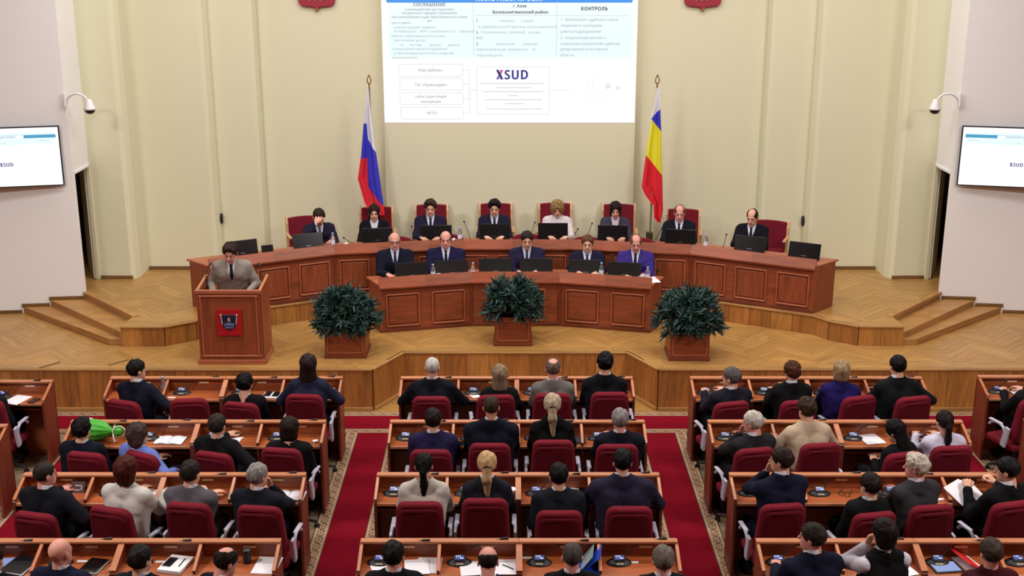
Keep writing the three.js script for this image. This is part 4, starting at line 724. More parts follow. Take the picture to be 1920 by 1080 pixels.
// ---------------------------------------------------------------- delegates' desks
const ROWS = [0, 13.65, 12.30, 10.955, 9.60], ROWNAME = ['', 'front', 'second', 'third', 'nearest'], SEAT = 0.6875;
const BLOCKS = { left: -4.74, centre: -1.30, right: 2.13 };   // left ends; each block is two double desks wide
const WORK = 0.79;
const deskGeo = (() => {
  const w = 2 * SEAT, side = [[0.0, 0], [0.36, 0], [0.36, WORK + 0.012], [0.345, WORK + 0.03], [0.05, 0.935], [0.0, 0.935]];
  const mid = [[0.03, 0.60], [0.33, 0.60], [0.345, WORK + 0.03], [0.05, 0.93], [0.03, 0.93]];
  const edge = (x) => { const g = bx(0.03, 0.014, 0.335, 0, 0, 0, 0.004); g.rotateX(0.345); g.translate(x, 0.882, 0.197); return g; };
  return { w, panel: bx(w, 0.92, 0.026, w / 2, 0.46, 0.016), ledge: bx(w, 0.024, 0.075, w / 2, 0.942, 0.036, 0.006), top: bx(w - 0.03, 0.024, 0.32, w / 2, WORK - 0.012, 0.185, 0.005),
    lip: bx(w - 0.03, 0.03, 0.02, w / 2, WORK - 0.018, 0.345, 0.006), shelf: bx(w - 0.03, 0.016, 0.25, w / 2, 0.695, 0.17), sideL: sideBoard(side, 0.026, 0.013), sideR: sideBoard(side, 0.026, w - 0.013), mid: sideBoard(mid, 0.022, w / 2), eL: edge(0.013), eM: edge(w / 2), eR: edge(w - 0.013), holder: bx(0.115, 0.022, 0.006, 0, 0.885, 0.033, 0.002) };
})();
function desk(label, x, row, z = -ROWS[row]) {
  const t = thing('double_desk', label, 'desk', [x, 0, z]);
  part(t, 'front_panel', deskGeo.panel, M.desk); part(t, 'ledge', deskGeo.ledge, M.deskEdge); part(t, 'worktop', deskGeo.top, M.deskTop); part(t, 'worktop_lip', deskGeo.lip, M.deskEdge); part(t, 'shelf', deskGeo.shelf, M.deskSide);
  part(t, 'side_panel', deskGeo.sideL, M.deskSide); part(t, 'side_panel', deskGeo.sideR, M.deskSide); part(t, 'divider', deskGeo.mid, M.deskSide);
  for (const k of ['eL', 'eM', 'eR']) part(t, 'edge_strip', deskGeo[k], M.deskEdge);
  for (const s of [0, 1]) part(t, 'card_holder', deskGeo.holder, M.plateCard).position.x = (s + 0.60) * SEAT;
  return t;
}
for (const [block, x0] of Object.entries(BLOCKS)) for (let r = 1; r <= 4; r++) for (const h of [0, 1]) desk(`red-brown double desk, ${h ? 'right' : 'left'} half of the ${ROWNAME[r]} row of the ${block} block`, x0 + h * 2 * SEAT, r);
desk('red-brown double desk at the far left edge in the front row', -5.385 - 2 * SEAT, 1, -13.53);
desk('red-brown double desk at the far left edge in the second row', -5.385 - 2 * SEAT, 2, -12.18);
desk('red-brown double desk at the far right edge in the front row', 5.56, 1, -13.69);
desk('red-brown double desk at the far right edge in the second row', 5.56, 2, -12.33);

// ---------------------------------------------------------------- conference units
const ORD = ['first', 'second', 'third', 'fourth'];
const unitScreen = dataTex(32, 24, (u, v) => { const b = [52, 62, 132], w = [214, 222, 250]; if (v > 0.62 && u > 0.06 && u < 0.62 && Math.floor(u * 14) % 3) return w; if (v > 0.18 && v < 0.5 && u > 0.5 && u < 0.92) return w; if (v > 0.2 && v < 0.4 && u < 0.4 && u > 0.1) return [110, 124, 200]; return b; }, 1);
const unitGeo = {
  base: lathe([[0, 0], [0.98, 0], [1, 0.12], [0.9, 0.42], [0.62, 0.8], [0.3, 0.95], [0, 1]], 28).scale(0.108, 0.038, 0.078),
  head: (() => { const g = bx(0.098, 0.022, 0.066, 0, 0, 0, 0.006); g.rotateX(0.42); g.translate(0, 0.045, 0.004); return g; })(),
  screen: (() => { const g = new THREE.PlaneGeometry(0.078, 0.046); g.rotateX(-Math.PI / 2 + 0.42); g.translate(0, 0.0577, 0.009); return g; })(),
  keys: bx(0.062, 0.006, 0.010, 0, 0.021, 0.060, 0.002),
  stem: tube([[0.05, 0.03, -0.03], [0.10, 0.09, -0.075], [0.22, 0.145, -0.095], [0.36, 0.166, -0.10]], 0.0045, 14, 6),
  mic: rod([0.355, 0.166, -0.10], [0.425, 0.172, -0.10], 0.011, 0.012, 10),
};
const unitGlow = std({ color: 0x000000, emissive: 0xffffff, emissiveMap: unitScreen, emissiveIntensity: 1.0, roughness: 0.3 });
const unitProto = (() => { const t = thing('conference_unit', 'x', 'microphone unit', [0, 0, 0]); part(t, 'base', unitGeo.base, M.plastic); part(t, 'screen_housing', unitGeo.head, M.black); part(t, 'screen', unitGeo.screen, unitGlow); part(t, 'key_strip', unitGeo.keys, M.plateCard); part(t, 'stem', unitGeo.stem, M.black); part(t, 'mic_head', unitGeo.mic, M.black); return t; })();
let unitUsed = false;
function unit(label, x, z, turn = 0) {
  const t = unitUsed ? copyOf(unitProto, [x, WORK, z], turn, label) : unitProto; unitUsed = true; t.position.set(x, WORK, z); t.rotation.y = turn; t.userData.label = label; t.userData.group = 'conference units on the desks'; return t;
}
const noUnit = new Set(['left1_0', 'left3_0', 'left4_3']);
for (const [block, x0] of Object.entries(BLOCKS)) for (let r = 1; r <= 4; r++) for (let s = 0; s < 4; s++) {
  if (noUnit.has(`${block}${r}_${s}`)) continue;
  unit(`black microphone unit with small lit screen, ${ORD[s]} seat of the ${ROWNAME[r]} row, ${block} block`, x0 + s * SEAT + 0.175, -ROWS[r] + 0.145, s % 2 ? 0.05 : -0.03);
}
unit('black microphone unit with small lit screen on the far left front desk', -5.95, -13.385); unit('black microphone unit with small lit screen on the far right front desk', 5.76, -13.545);

// ---------------------------------------------------------------- delegates' chairs
const chairGeo = (() => {
  const s = new THREE.Shape(), w0 = 0.205, w1 = 0.175, h = 0.50, r = 0.075; s.moveTo(-w0 + 0.05, 0); s.lineTo(w0 - 0.05, 0); s.quadraticCurveTo(w0, 0, w0, 0.06); s.lineTo(w1 + 0.01, h - r); s.quadraticCurveTo(w1, h, w1 - r, h); s.lineTo(-w1 + r, h); s.quadraticCurveTo(-w1, h, -w1 - 0.01, h - r); s.lineTo(-w0, 0.06); s.quadraticCurveTo(-w0, 0, -w0 + 0.05, 0);
  const bend = (g, k) => { const p = g.attributes.position; for (let i = 0; i < p.count; i++) p.setZ(i, p.getZ(i) - k * p.getX(i) * p.getX(i)); g.computeVertexNormals(); return g; };
  const cushion = bend(new THREE.ExtrudeGeometry(s, { depth: 0.03, bevelEnabled: true, bevelSize: 0.028, bevelThickness: 0.028, bevelSegments: 3, curveSegments: 6 }), 0.9);
  const shell = bend(new THREE.ExtrudeGeometry(s, { depth: 0.012, bevelEnabled: true, bevelSize: 0.024, bevelThickness: 0.012, bevelSegments: 2, curveSegments: 6 }).scale(0.93, 0.90, 1).translate(0, 0.012, 0), 0.9);
  for (const [g, dz] of [[cushion, -0.05], [shell, 0.005]]) { g.translate(0, 0, dz); g.rotateX(0.13); g.translate(0, 0.515, 0.225); }
  const arm = x => { const sx = Math.sign(x); return tube([[x * 0.8, 0.43, 0.05], [x, 0.46, 0.06], [x + sx * 0.01, 0.62, 0.10], [x + sx * 0.01, 0.675, 0.05], [x, 0.67, -0.10], [x, 0.62, -0.16]], 0.017, 22, 8); };
  const pad = x => bx(0.046, 0.022, 0.20, x, 0.688, -0.06, 0.01);
  const post = x => { const g = bx(0.030, 0.25, 0.07, 0, 0, 0, 0.008); g.rotateX(0.2); g.translate(x * 1.04, 0.56, 0.12); return g; };
  const legs = []; const casters = [];
  for (let i = 0; i < 5; i++) { const a = i * Math.PI * 0.4 + 0.3; legs.push(rod([0, 0.11, 0], [Math.sin(a) * 0.27, 0.075, Math.cos(a) * 0.27], 0.022, 0.015, 6)); casters.push(new THREE.CylinderGeometry(0.028, 0.028, 0.035, 10).rotateZ(Math.PI / 2).rotateY(a).translate(Math.sin(a) * 0.27, 0.028, Math.cos(a) * 0.27)); }
  return { cushion, shell, seat: bx(0.46, 0.09, 0.46, 0, 0.435, -0.02, 0.035), armL: arm(-0.265), armR: arm(0.265), padL: pad(-0.267), padR: pad(0.267), postL: post(-0.265), postR: post(0.265), column: rod([0, 0.09, 0], [0, 0.40, 0], 0.026, 0.022, 12), base: merge(legs), casters };
})();
function chair(label, x, d, top, turn = 0) {
  const lift = clamp(top - 1.03, -0.10, 0.12), t = thing('office_chair', label, 'chair', [x, 0, -d], turn);
  part(t, 'base', chairGeo.base, M.plastic); part(t, 'column', chairGeo.column, M.plastic);
  for (const c of chairGeo.casters) part(t, 'caster', c, M.black);
  for (const [n, g, m] of [['seat', chairGeo.seat, M.red], ['backrest', chairGeo.cushion, M.red], ['back_shell', chairGeo.shell, M.redBack]]) part(t, n, g, m).position.y = lift;
  for (const k of ['L', 'R']) { const a = part(t, 'armrest', chairGeo['arm' + k], M.armGrey); a.position.y = lift; part(a, 'arm_pad', chairGeo['pad' + k], M.armGrey); part(a, 'arm_post', chairGeo['post' + k], M.armGrey); }
  return t;
}
chair('dark red office chair of the man in navy beside the front-row bottle', -4.275, 13.015, 0.966, -0.35);
chair('empty dark red office chair in the front row of the left desks', -3.637, 13.028, 0.985, 0.12);
chair('dark red office chair of the small person in black in the front row', -2.986, 13.024, 0.940, -0.22);
chair('dark red office chair of the woman with long brown hair in the front row', -2.304, 13.030, 1.036, -0.05);
chair('dark red office chair of the white-haired man at the front centre desk', -0.890, 13.030, 1.011, 0);
chair('dark red office chair of the ash-blonde woman in the front row', -0.180, 13.029, 1.030, 0.08);
chair('dark red office chair of the balding man in the light grey jacket', 0.471, 13.030, 1.049, 0);
chair('dark red office chair of the black-haired man at the front centre desk', 1.115, 13.030, 1.062, 0);
chair('dark red office chair of the grey-haired man at the front right desks', 2.434, 13.023, 0.947, 0.25);
chair('dark red office chair of the auburn-haired person in the front row', 3.209, 13.027, 0.966, 0.15);
chair('dark red office chair of the woman in the violet-blue sweater', 3.851, 13.019, 1.017, 0.3);
chair('dark red office chair of the black-suited man at the front right desks', 4.473, 13.023, 1.011, 0.25);
chair('dark red office chair beside the left side aisle in the second row', -4.279, 11.675, 0.918, -0.2);
chair('dark red office chair of the person in pale blue', -3.648, 11.651, 0.871, -0.5);
chair('dark red office chair of the man in a black jacket in the second row', -2.961, 11.669, 0.930, -0.3);
chair('dark red office chair at the right end of the second-row left desks', -2.301, 11.677, 0.976, -0.15);
chair('dark red office chair of the man in bright navy in the second row', -0.812, 11.680, 0.959, 0);
chair('dark red office chair of the broad close-cropped man', -0.211, 11.680, 1.029, 0);
chair('dark red office chair of the woman with the platinum ponytail', 0.437, 11.680, 1.064, 0);
chair('dark red office chair of the grey-haired man at the second centre desk', 1.086, 11.680, 1.017, 0);
chair('dark red office chair of the white-haired man with hand to face', 2.446, 11.675, 0.976, 0.2);
chair('dark red office chair of the person in the cream sweater', 3.119, 11.677, 1.029, 0.15);
chair('dark red office chair of the woman in black bending down', 3.940, 11.669, 0.888, 0.3);
chair('dark red office chair of the woman in the white blouse on the right', 4.473, 11.679, 1.000, 0.08);
chair('dark red office chair of the close-cropped man at the left edge', -4.284, 10.328, 0.910, -0.25);
chair('dark red office chair of the woman in the white jacket', -3.581, 10.324, 0.985, -0.3);
chair('dark red office chair of the man in mid grey in the third row', -2.901, 10.332, 1.028, -0.15);
chair('dark red office chair of the grey-haired man at the third-row left desks', -2.261, 10.333, 0.996, -0.12);
chair('dark red office chair of the woman with the straight black ponytail', -0.827, 10.335, 1.038, 0);
chair('dark red office chair of the golden blonde woman', -0.232, 10.335, 1.070, 0);
chair('dark red office chair of the man in dark grey in the third row', 0.446, 10.335, 0.948, 0);
chair('dark red office chair of the broad man in midnight blue', 1.085, 10.335, 0.990, 0);
chair('dark red office chair of the navy-suited man with raised fingers', 2.454, 10.333, 1.017, 0.12);
chair('dark red office chair of the person sitting low in black', 3.280, 10.330, 0.868, 0.2);
chair('dark red office chair of the white-haired man in grey', 3.808, 10.332, 1.006, 0.15);
chair('dark red office chair at the right edge of the third row', 4.512, 10.328, 1.038, 0.25);
chair('dark red office chair at the left edge of the nearest row', -3.916, 8.860, 0.994, 0);
chair('dark red office chair of the bald man', -3.533, 8.860, 1.017, 0);
chair('dark red office chair behind the white book', -2.935, 8.860, 1.003, 0);
chair('dark red office chair of the man with a bald patch', -2.276, 8.860, 1.003, 0);
chair('dark red office chair of the man with black cropped hair', -0.929, 8.860, 1.022, 0);
chair('dark red office chair of the man with the shiny crown', -0.177, 8.860, 1.003, 0);
chair('dark red office chair of the greying man in black', 0.490, 8.860, 1.013, 0);
chair('dark red office chair of the grey-haired man at the nearest centre desk', 1.220, 8.860, 1.003, 0);
chair('dark red office chair of the navy-suited man looking left', 2.458, 8.860, 1.060, 0);
chair('dark red office chair of the woman in the waistcoat', 3.047, 8.860, 1.079, 0);
chair('dark red office chair of the man in the dark red jersey', 3.846, 8.860, 1.013, 0);
chair('dark red office chair at the far left front desk', -5.874, 13.029, 0.972, -0.1);
chair('dark red office chair at the far right front desk', 5.819, 13.015, 0.998, 0.35);

// ---------------------------------------------------------------- presidium chairs
function highChair(label, x, d, y, turn, top, w = 0.44, wood = true) {
  const t = thing('high_back_chair', label, 'chair', [x, y, -d], turn), h = top - y;
  const s = new THREE.Shape(), b = 0.40; s.moveTo(-w / 2, 0); s.lineTo(w / 2, 0); s.lineTo(w / 2, h - b - 0.07); if (wood) { s.lineTo(w / 2, h - b - 0.01); s.quadraticCurveTo(0, h - b + 0.02, -w / 2, h - b - 0.01); } else s.quadraticCurveTo(w / 2, h - b + 0.03, 0, h - b + 0.04), s.quadraticCurveTo(-w / 2, h - b + 0.03, -w / 2, h - b - 0.07); s.closePath();
  const g = new THREE.ExtrudeGeometry(s, { depth: 0.05, bevelEnabled: true, bevelSize: 0.015, bevelThickness: 0.02, bevelSegments: 2 }); g.translate(0, 0, 0); g.rotateX(0.10); g.translate(0, b, 0.24); part(t, 'backrest', g, M.red);
  if (wood) for (const q of [-1, 1]) { const o = sideBoard([[0.02, 0], [0.075, 0], [0.085, h - b - 0.03], [0.11, h - b + 0.025], [0.04, h - b + 0.02], [0.0, h - b - 0.08]], 0.035, q * (w / 2 + 0.03)); o.rotateX(0.10); o.translate(0, b, 0.24); part(t, 'frame_post', o, M.lightWood); }
  part(t, 'seat', bx(0.48, 0.10, 0.48, 0, 0.42, 0, 0.035), M.red);
  for (const q of [-1, 1]) part(t, 'armrest', merge([bx(0.05, 0.03, 0.34, q * 0.28, 0.66, 0.02, 0.01), bx(0.04, 0.24, 0.05, q * 0.28, 0.53, 0.12, 0.006), bx(0.06, 0.03, 0.05, q * 0.255, 0.42, 0.12, 0.004)]), wood ? M.lightWood : M.plastic);
  part(t, 'column', rod([0, 0.08, 0], [0, 0.38, 0], 0.03, 0.026, 12), M.plastic); part(t, 'base', chairGeo.base, M.plastic); for (const c of chairGeo.casters) part(t, 'caster', c, M.black);
}
for (const [x, d, top, turn, who] of [[-3.14, 18.36, 1.75, 0.35, 'behind the man holding his brow'], [-2.08, 18.56, 1.85, 0.12, 'behind the dark-haired woman left of the middle'], [-1.235, 18.62, 1.875, 0.05, 'behind the young man with brown hair'], [-0.235, 18.68, 1.88, 0, 'behind the black-haired man at the middle'], [0.71, 18.68, 1.885, 0, 'behind the curly blonde woman'], [1.69, 18.60, 1.885, -0.08, 'behind the woman in the grey jacket'], [2.68, 18.50, 1.83, -0.15, 'behind the balding man right of the flag'], [3.93, 18.16, 1.73, -0.4, 'behind the man at the right end']])
  highChair(`red high-backed chair with pale wooden frame ${who}`, x, d, PLAT, Math.PI + turn, top);
for (const [x, d, top, turn, who] of [[-1.66, 17.50, 1.59, 0.12, 'the bald man with glasses'], [-0.92, 17.58, 1.605, 0.04, 'the heavy bald man'], [0.25, 17.62, 1.605, 0, 'the man writing'], [1.13, 17.58, 1.57, -0.05, 'the man with light brown hair'], [1.90, 17.50, 1.57, -0.12, 'the man in violet-blue']])
  highChair(`round-topped dark red chair of ${who} at the lower desk`, x, d, STAGE, Math.PI + turn, top, 0.45, false);

// ---------------------------------------------------------------- monitors, microphones and table things of the presidium
function monitor(label, x, y, d, turn, w, h, tilt = 0.3) {
  const t = thing('monitor', label, 'monitor', [x, y, -d], turn);
  const g = bx(w, h, 0.022, 0, 0, 0, 0.006); g.rotateX(-tilt); g.translate(0, h / 2 * Math.cos(tilt) + 0.02, 0); part(t, 'back_cover', g, M.blackGloss);
  const f = bx(w - 0.02, h - 0.02, 0.004, 0, 0, -0.0125); f.rotateX(-tilt); f.translate(0, h / 2 * Math.cos(tilt) + 0.02, 0); part(t, 'screen', f, std({ color: 0x11151c, roughness: 0.25 }));
  const b = bx(w * 0.16, 0.006, 0.004, 0, -h * 0.30, 0.0125); b.rotateX(-tilt); b.translate(0, h / 2 * Math.cos(tilt) + 0.02, 0); part(t, 'badge', b, M.chrome);
  part(t, 'stand', merge([bx(0.20, 0.012, 0.16, 0, 0.006, -0.02, 0.004), bx(0.05, 0.10, 0.03, 0, 0.055, -0.03, 0.004)]), M.plastic);
}
const UW = 1.56, LW = 1.285;
for (const [px, d, turn, h, tilt, who] of [[-3.83, 16.90, 0.5, 0.23, 0.25, 'at the left end of the upper desk behind the lectern'], [-2.955, 17.32, 0.42, 0.23, 0.3, 'before the man holding his brow'], [-1.975, 17.66, 0.12, 0.23, 0.3, 'before the dark-haired woman at the upper desk'], [-1.105, 17.84, 0.05, 0.23, 0.3, 'before the young man with brown hair'], [-0.235, 17.90, 0, 0.235, 0.3, 'before the black-haired man at the middle'], [0.64, 17.90, 0, 0.25, 0.3, 'before the curly blonde woman'], [1.535, 17.82, -0.05, 0.235, 0.3, 'before the woman in the grey jacket'], [2.515, 17.55, -0.2, 0.235, 0.3, 'before the balding man right of the flag'], [3.465, 17.14, -0.42, 0.235, 0.3, 'before the man at the right end'], [4.16, 16.74, -0.5, 0.235, 0.25, 'at the right end of the upper desk']])
  monitor(`black monitor seen from behind ${who}`, px, UW, d, turn, 0.45, h, tilt);
for (const [px, d, turn, who] of [[-1.40, 16.72, 0.2, 'before the bald man with glasses'], [-0.845, 16.84, 0.1, 'before the heavy bald man'], [-0.215, 16.95, 0, 'before the empty place at the lower desk'], [0.37, 16.95, 0, 'before the man writing'], [1.08, 16.88, -0.1, 'before the man with light brown hair'], [1.62, 16.74, -0.2, 'before the man in violet-blue']])
  monitor(`wide black monitor seen from behind ${who}`, px, LW, d, turn, 0.475, 0.235, 0.5);
{
  const t = thing('tablet', 'small dark tablet on a stand at the left of the upper desk', 'tablet', [-3.50, UW, -17.05], 0.35);
  const g = bx(0.17, 0.13, 0.012, 0, 0, 0, 0.004); g.rotateX(-0.4); g.translate(0, 0.075, 0); part(t, 'case', g, M.blackGloss); part(t, 'stand', bx(0.1, 0.01, 0.12, 0, 0.005, -0.02, 0.003), M.plastic);
}
function deskMic(label, x, y, d, tx, ty) { const t = thing('microphone', label, 'microphone', [x, y, -d]); part(t, 'base', lathe([[0, 0], [0.045, 0], [0.045, 0.012], [0.02, 0.022], [0, 0.022]], 16), M.plastic); part(t, 'stem', tube([[0, 0.02, 0], [tx * 0.35, ty * 0.45, 0], [tx * 0.9, ty * 0.94, -0.02]], 0.0045, 12, 6), M.plastic); part(t, 'mic_head', rod([tx * 0.9, ty * 0.94, -0.02], [tx, ty, -0.035], 0.012, 0.013, 10), M.black); }
deskMic('low bent gooseneck microphone left of the dark-haired woman at the upper desk', -2.31, UW, 17.58, -0.17, 0.11);
deskMic('upright gooseneck microphone between the dark-haired woman and the young man', -1.46, UW, 17.80, -0.015, 0.24);
deskMic('gooseneck microphone leaning left beside the black-haired man at the middle', -0.60, UW, 17.86, -0.10, 0.30);
deskMic('gooseneck microphone leaning right, left of the curly blonde woman', 0.29, UW, 17.88, 0.08, 0.28);
deskMic('gooseneck microphone leaning right between the curly blonde woman and the grey jacket', 1.14, UW, 17.86, 0.09, 0.27);
deskMic('short gooseneck microphone pointing right beside the curly blonde woman', 0.92, UW, 17.86, 0.10, 0.18);
deskMic('gooseneck microphone leaning right beside the right flag', 2.14, UW, 17.68, 0.12, 0.24);
deskMic('gooseneck microphone between the two men at the right of the upper desk', 3.10, UW, 17.28, 0.05, 0.24);
deskMic('dark gooseneck microphone left of the man in violet-blue at the lower desk', 1.36, LW, 16.92, 0.11, 0.30);
function bottle(label, x, y, d, clear = true) {
  const t = thing('water_bottle', label, 'bottle', [x, y, -d]);
  part(t, 'bottle_body', lathe([[0, 0], [0.030, 0], [0.032, 0.01], [0.032, 0.12], [0.028, 0.15], [0.014, 0.18], [0.013, 0.195], [0, 0.195]], 16), M.water);
  part(t, 'label_band', lathe([[0.0325, 0.045], [0.0332, 0.045], [0.0332, 0.105], [0.0325, 0.105]], 16), std({ color: 0xdfe3f2, roughness: 0.6 }));
  part(t, 'cap', lathe([[0, 0.193], [0.0155, 0.193], [0.0155, 0.213], [0, 0.215]], 12), std({ color: 0x9db6e8, roughness: 0.4 }));
}
bottle('small water bottle between the two bald men at the lower desk', -1.10, LW, 16.74); bottle('small water bottle right of the heavy bald man at the lower desk', -0.535, LW, 16.83);
bottle('small water bottle right of the man with light brown hair', 1.30, LW, 16.83); bottle('small water bottle at the right end of the lower desk beside white papers', 1.935, LW, 16.60);
bottle('water bottle with white label on the front desk beside the man in navy', -4.09, WORK, 13.50);
bottle('water bottle with two glasses left of the upper desk microphone', -2.62, UW, 17.50); bottle('clear water bottle right of the young man at the upper desk', -0.76, UW, 17.84); bottle('clear water bottle between the two men at the right of the upper desk', 2.87, UW, 17.42);
function glassCup(label, x, y, d, h = 0.09) { const t = tag(new THREE.Mesh(lathe([[0, 0], [0.028, 0], [0.034, h], [0.031, h], [0.026, 0.006], [0, 0.006]], 16), M.glass), label, 'glass'); t.name = numbered('drinking_glass'); t.position.set(x, y, -d); scene.add(shade(t)); }
glassCup('drinking glass left of the water bottle by the bowed man', -2.70, UW, 17.47); glassCup('drinking glass right of the water bottle by the bowed man', -2.53, UW, 17.52); glassCup('drinking glass beside the bottle of the young man', -0.68, UW, 17.86); glassCup('drinking glass beside the curly blonde woman', 1.00, UW, 17.90); glassCup('drinking glass by the bottle between the two men on the right', 2.79, UW, 17.45);
function flat(name, label, cat, w, h, l, x, y, z, turn, mat, tiltX = 0) { const t = tag(new THREE.Mesh(bx(w, h, l, 0, h / 2, 0, Math.min(h / 3, 0.003)), mat), label, cat); t.name = numbered(name); t.position.set(x, y, z); t.rotation.set(tiltX, turn, 0, 'YXZ'); scene.add(shade(t)); return t; }
const ghost = std({ color: 0xf2efee, roughness: 0.9 });
function napkins(label, x, d) { const t = thing('napkin_holder', label, 'napkins', [x, UW, -d]); for (let i = 0; i < 4; i++) { const g = bx(0.085, 0.003, 0.085, 0, 0, 0); g.rotateY(i * 0.5); g.translate(0, 0.006 + i * 0.006, 0); part(t, 'napkin', g, ghost); } const g = new THREE.ConeGeometry(0.045, 0.034, 6, 1).translate(0.01, 0.042, 0); part(t, 'folded_napkin', g, ghost); }
napkins('white napkins by the glasses of the bowed man', -2.44, 17.55); napkins('white napkins right of the young man at the upper desk', -0.86, 17.82); 
flat('paper_sheet', 'white papers at the right end of the lower desk', 'paper', 0.21, 0.006, 0.29, 1.99, LW, -16.66, 0.2, M.paper);
for (const [x, d, who] of [[-1.02, 16.70, 'by the heavy bald man'], [1.24, 16.80, 'by the man with light brown hair'], [1.86, 16.62, 'by the man in violet-blue']]) { const t = tag(new THREE.Mesh(lathe([[0, 0], [0.026, 0], [0.036, 0.08], [0.033, 0.08], [0.024, 0.006], [0, 0.006]], 16), M.white), `small white cup on the lower desk ${who}`, 'cup'); t.name = numbered('cup'); t.position.set(x, LW, -d); scene.add(shade(t)); }
flat('pen', 'dark pen in the hand of the man writing', 'pen', 0.008, 0.008, 0.14, 0.10, LW + 0.045, -16.90, 0.5, M.black, 0.5);

// ---------------------------------------------------------------- things on the delegates' desks
const onDesk = (row, off = 0.2) => -ROWS[row] + off;
let laid = 0;
function sheet(label, x, row, off, turn = 0, w = 0.21, l = 0.28) { return flat('paper_sheet', label, 'paper', w, 0.003, l, x, WORK + 0.001 + (laid++ % 3) * 0.0034, onDesk(row, off), turn, M.paper); }
function phone(label, x, row, off, turn = 0, y = WORK) { const t = thing('phone', label, 'phone', [x, y, onDesk(row, off)], turn); part(t, 'case', bx(0.075, 0.009, 0.15, 0, 0.0045, 0, 0.003), M.blackGloss); part(t, 'screen', bx(0.068, 0.001, 0.138, 0, 0.0095, 0), std({ color: 0x15171d, roughness: 0.1 })); }
function notebook(label, x, row, off, turn) {
  const t = thing('open_notebook', label, 'notebook', [x, WORK, onDesk(row, off)], turn); part(t, 'cover', bx(0.32, 0.004, 0.215, 0, 0.002, 0, 0.001), M.black);
  for (const s of [-1, 1]) { const g = new THREE.PlaneGeometry(0.152, 0.205, 8, 1); g.rotateX(-Math.PI / 2); const p = g.attributes.position; for (let i = 0; i < p.count; i++) { const u = (p.getX(i) + 0.076) / 0.152, q = s < 0 ? 1 - u : u; p.setY(i, 0.006 + 0.014 * Math.sin(Math.PI * Math.min(1, q * 1.25)) ** 0.8 * (1 - q * 0.4)); } g.computeVertexNormals(); g.translate(s * 0.078, 0, 0); part(t, 'page', g, std({ color: 0xe4e2ea, roughness: 0.9, side: THREE.DoubleSide })); part(t, 'page_block', bx(0.15, 0.006, 0.205, s * 0.078, 0.006, 0), M.paper); }
}
const card = (label, x, row, off, turn = 0) => flat('place_card', label, 'card', 0.09, 0.004, 0.035, x, WORK + 0.001, onDesk(row, off), turn, M.white);
sheet('white papers on the far left front desk', -5.74, 1, 0.36, -0.3); flat('phone', 'dark brown case beside the papers on the far left front desk', 'case', 0.08, 0.015, 0.14, -5.53, WORK + 0.001, -13.25, -0.3, std({ color: 0x3a2018, roughness: 0.5 }));
card('white note below the microphone unit on the empty front-row place', -3.96, 1, 0.29, -0.1);
{ const t = thing('tray', 'white tray with two black phones on the front desk', 'tray', [-2.80, WORK, onDesk(1, 0.23)], -0.03); part(t, 'tray_base', bx(0.20, 0.012, 0.20, 0, 0.006, 0, 0.003), M.white); }
phone('black phone on the left of the white tray', -2.85, 1, 0.20, -0.1, WORK + 0.012); phone('black phone on the right of the white tray', -2.75, 1, 0.21, -0.1, WORK + 0.012);
card('white card beside the small person in black', -3.13, 1, 0.16); sheet('small white sheet left of the ash-blonde woman', -0.42, 1, 0.24, 0.5, 0.1, 0.14);
sheet('sheet of paper on the far right front desk', 6.05, 1, 0.22, 0.2, 0.24, 0.28);
notebook('open notebook with white pages on the second-row left desk', -3.64, 2, 0.20, -0.08); sheet('white paper right of the man in a black jacket in the second row', -2.98, 2, 0.24, -0.1, 0.17, 0.2);
card('white card on the second-row left desk by the paper', -2.92, 2, 0.13); flat('napkin', 'small crumpled white napkin at the right end of the second-row left desk', 'napkin', 0.06, 0.02, 0.05, -2.08, WORK + 0.001, onDesk(2, 0.24), 0.4, ghost);
phone('phone with a lit face left of the broad man in the second row', -0.53, 2, 0.30, -0.4); flat('laptop', 'grey closed laptop right of the woman with the platinum ponytail', 'laptop', 0.17, 0.014, 0.16, 0.72, WORK + 0.001, onDesk(2, 0.20), 0, std({ color: 0x3a3a46, roughness: 0.4 }));
sheet('white sheet on the second-row right desk before an empty place', 3.87, 2, 0.17, 0.22, 0.22, 0.26); sheet('white papers right of the cream sweater in the second row', 3.36, 2, 0.24, 0.35, 0.17, 0.24); sheet('white paper before the woman in the white blouse', 4.30, 2, 0.12, 0.0, 0.2, 0.1);
flat('booklet', 'white booklet on the front right desk beside the grey-haired man', 'paper', 0.12, 0.01, 0.08, 2.58, WORK + 0.001, onDesk(1, 0.15), 0.1, M.paper);
{ const t = thing('leaflet', 'dark red leaflet with a pale picture leaning on the third-row left desk', 'leaflet', [-4.20, WORK + 0.012, onDesk(3, 0.115)]); t.rotation.x = 1.0; part(t, 'cover', bx(0.13, 0.008, 0.19, 0, 0, 0, 0.002), std({ color: 0x34090c, roughness: 0.5 })); part(t, 'picture', merge([bx(0.07, 0.003, 0.012, 0.005, 0.005, -0.055), bx(0.012, 0.003, 0.05, 0.034, 0.005, -0.035), bx(0.055, 0.003, 0.012, -0.005, 0.005, -0.012), bx(0.04, 0.003, 0.01, -0.02, 0.005, 0.06)]), std({ color: 0xc9a3a3, roughness: 0.6 })); }
card('small white cards before the close-cropped man in the third row', -4.42, 3, 0.26, -0.2); sheet('white sheet right of the woman in the white jacket', -3.53, 3, 0.16, -0.1, 0.2, 0.2); sheet('white paper by the grey-jacketed man in the third row', -2.93, 3, 0.26, -0.5, 0.14, 0.12);
notebook('open notebook with white pages at the right end of the third-row left desk', -2.135, 3, 0.20, -0.05);
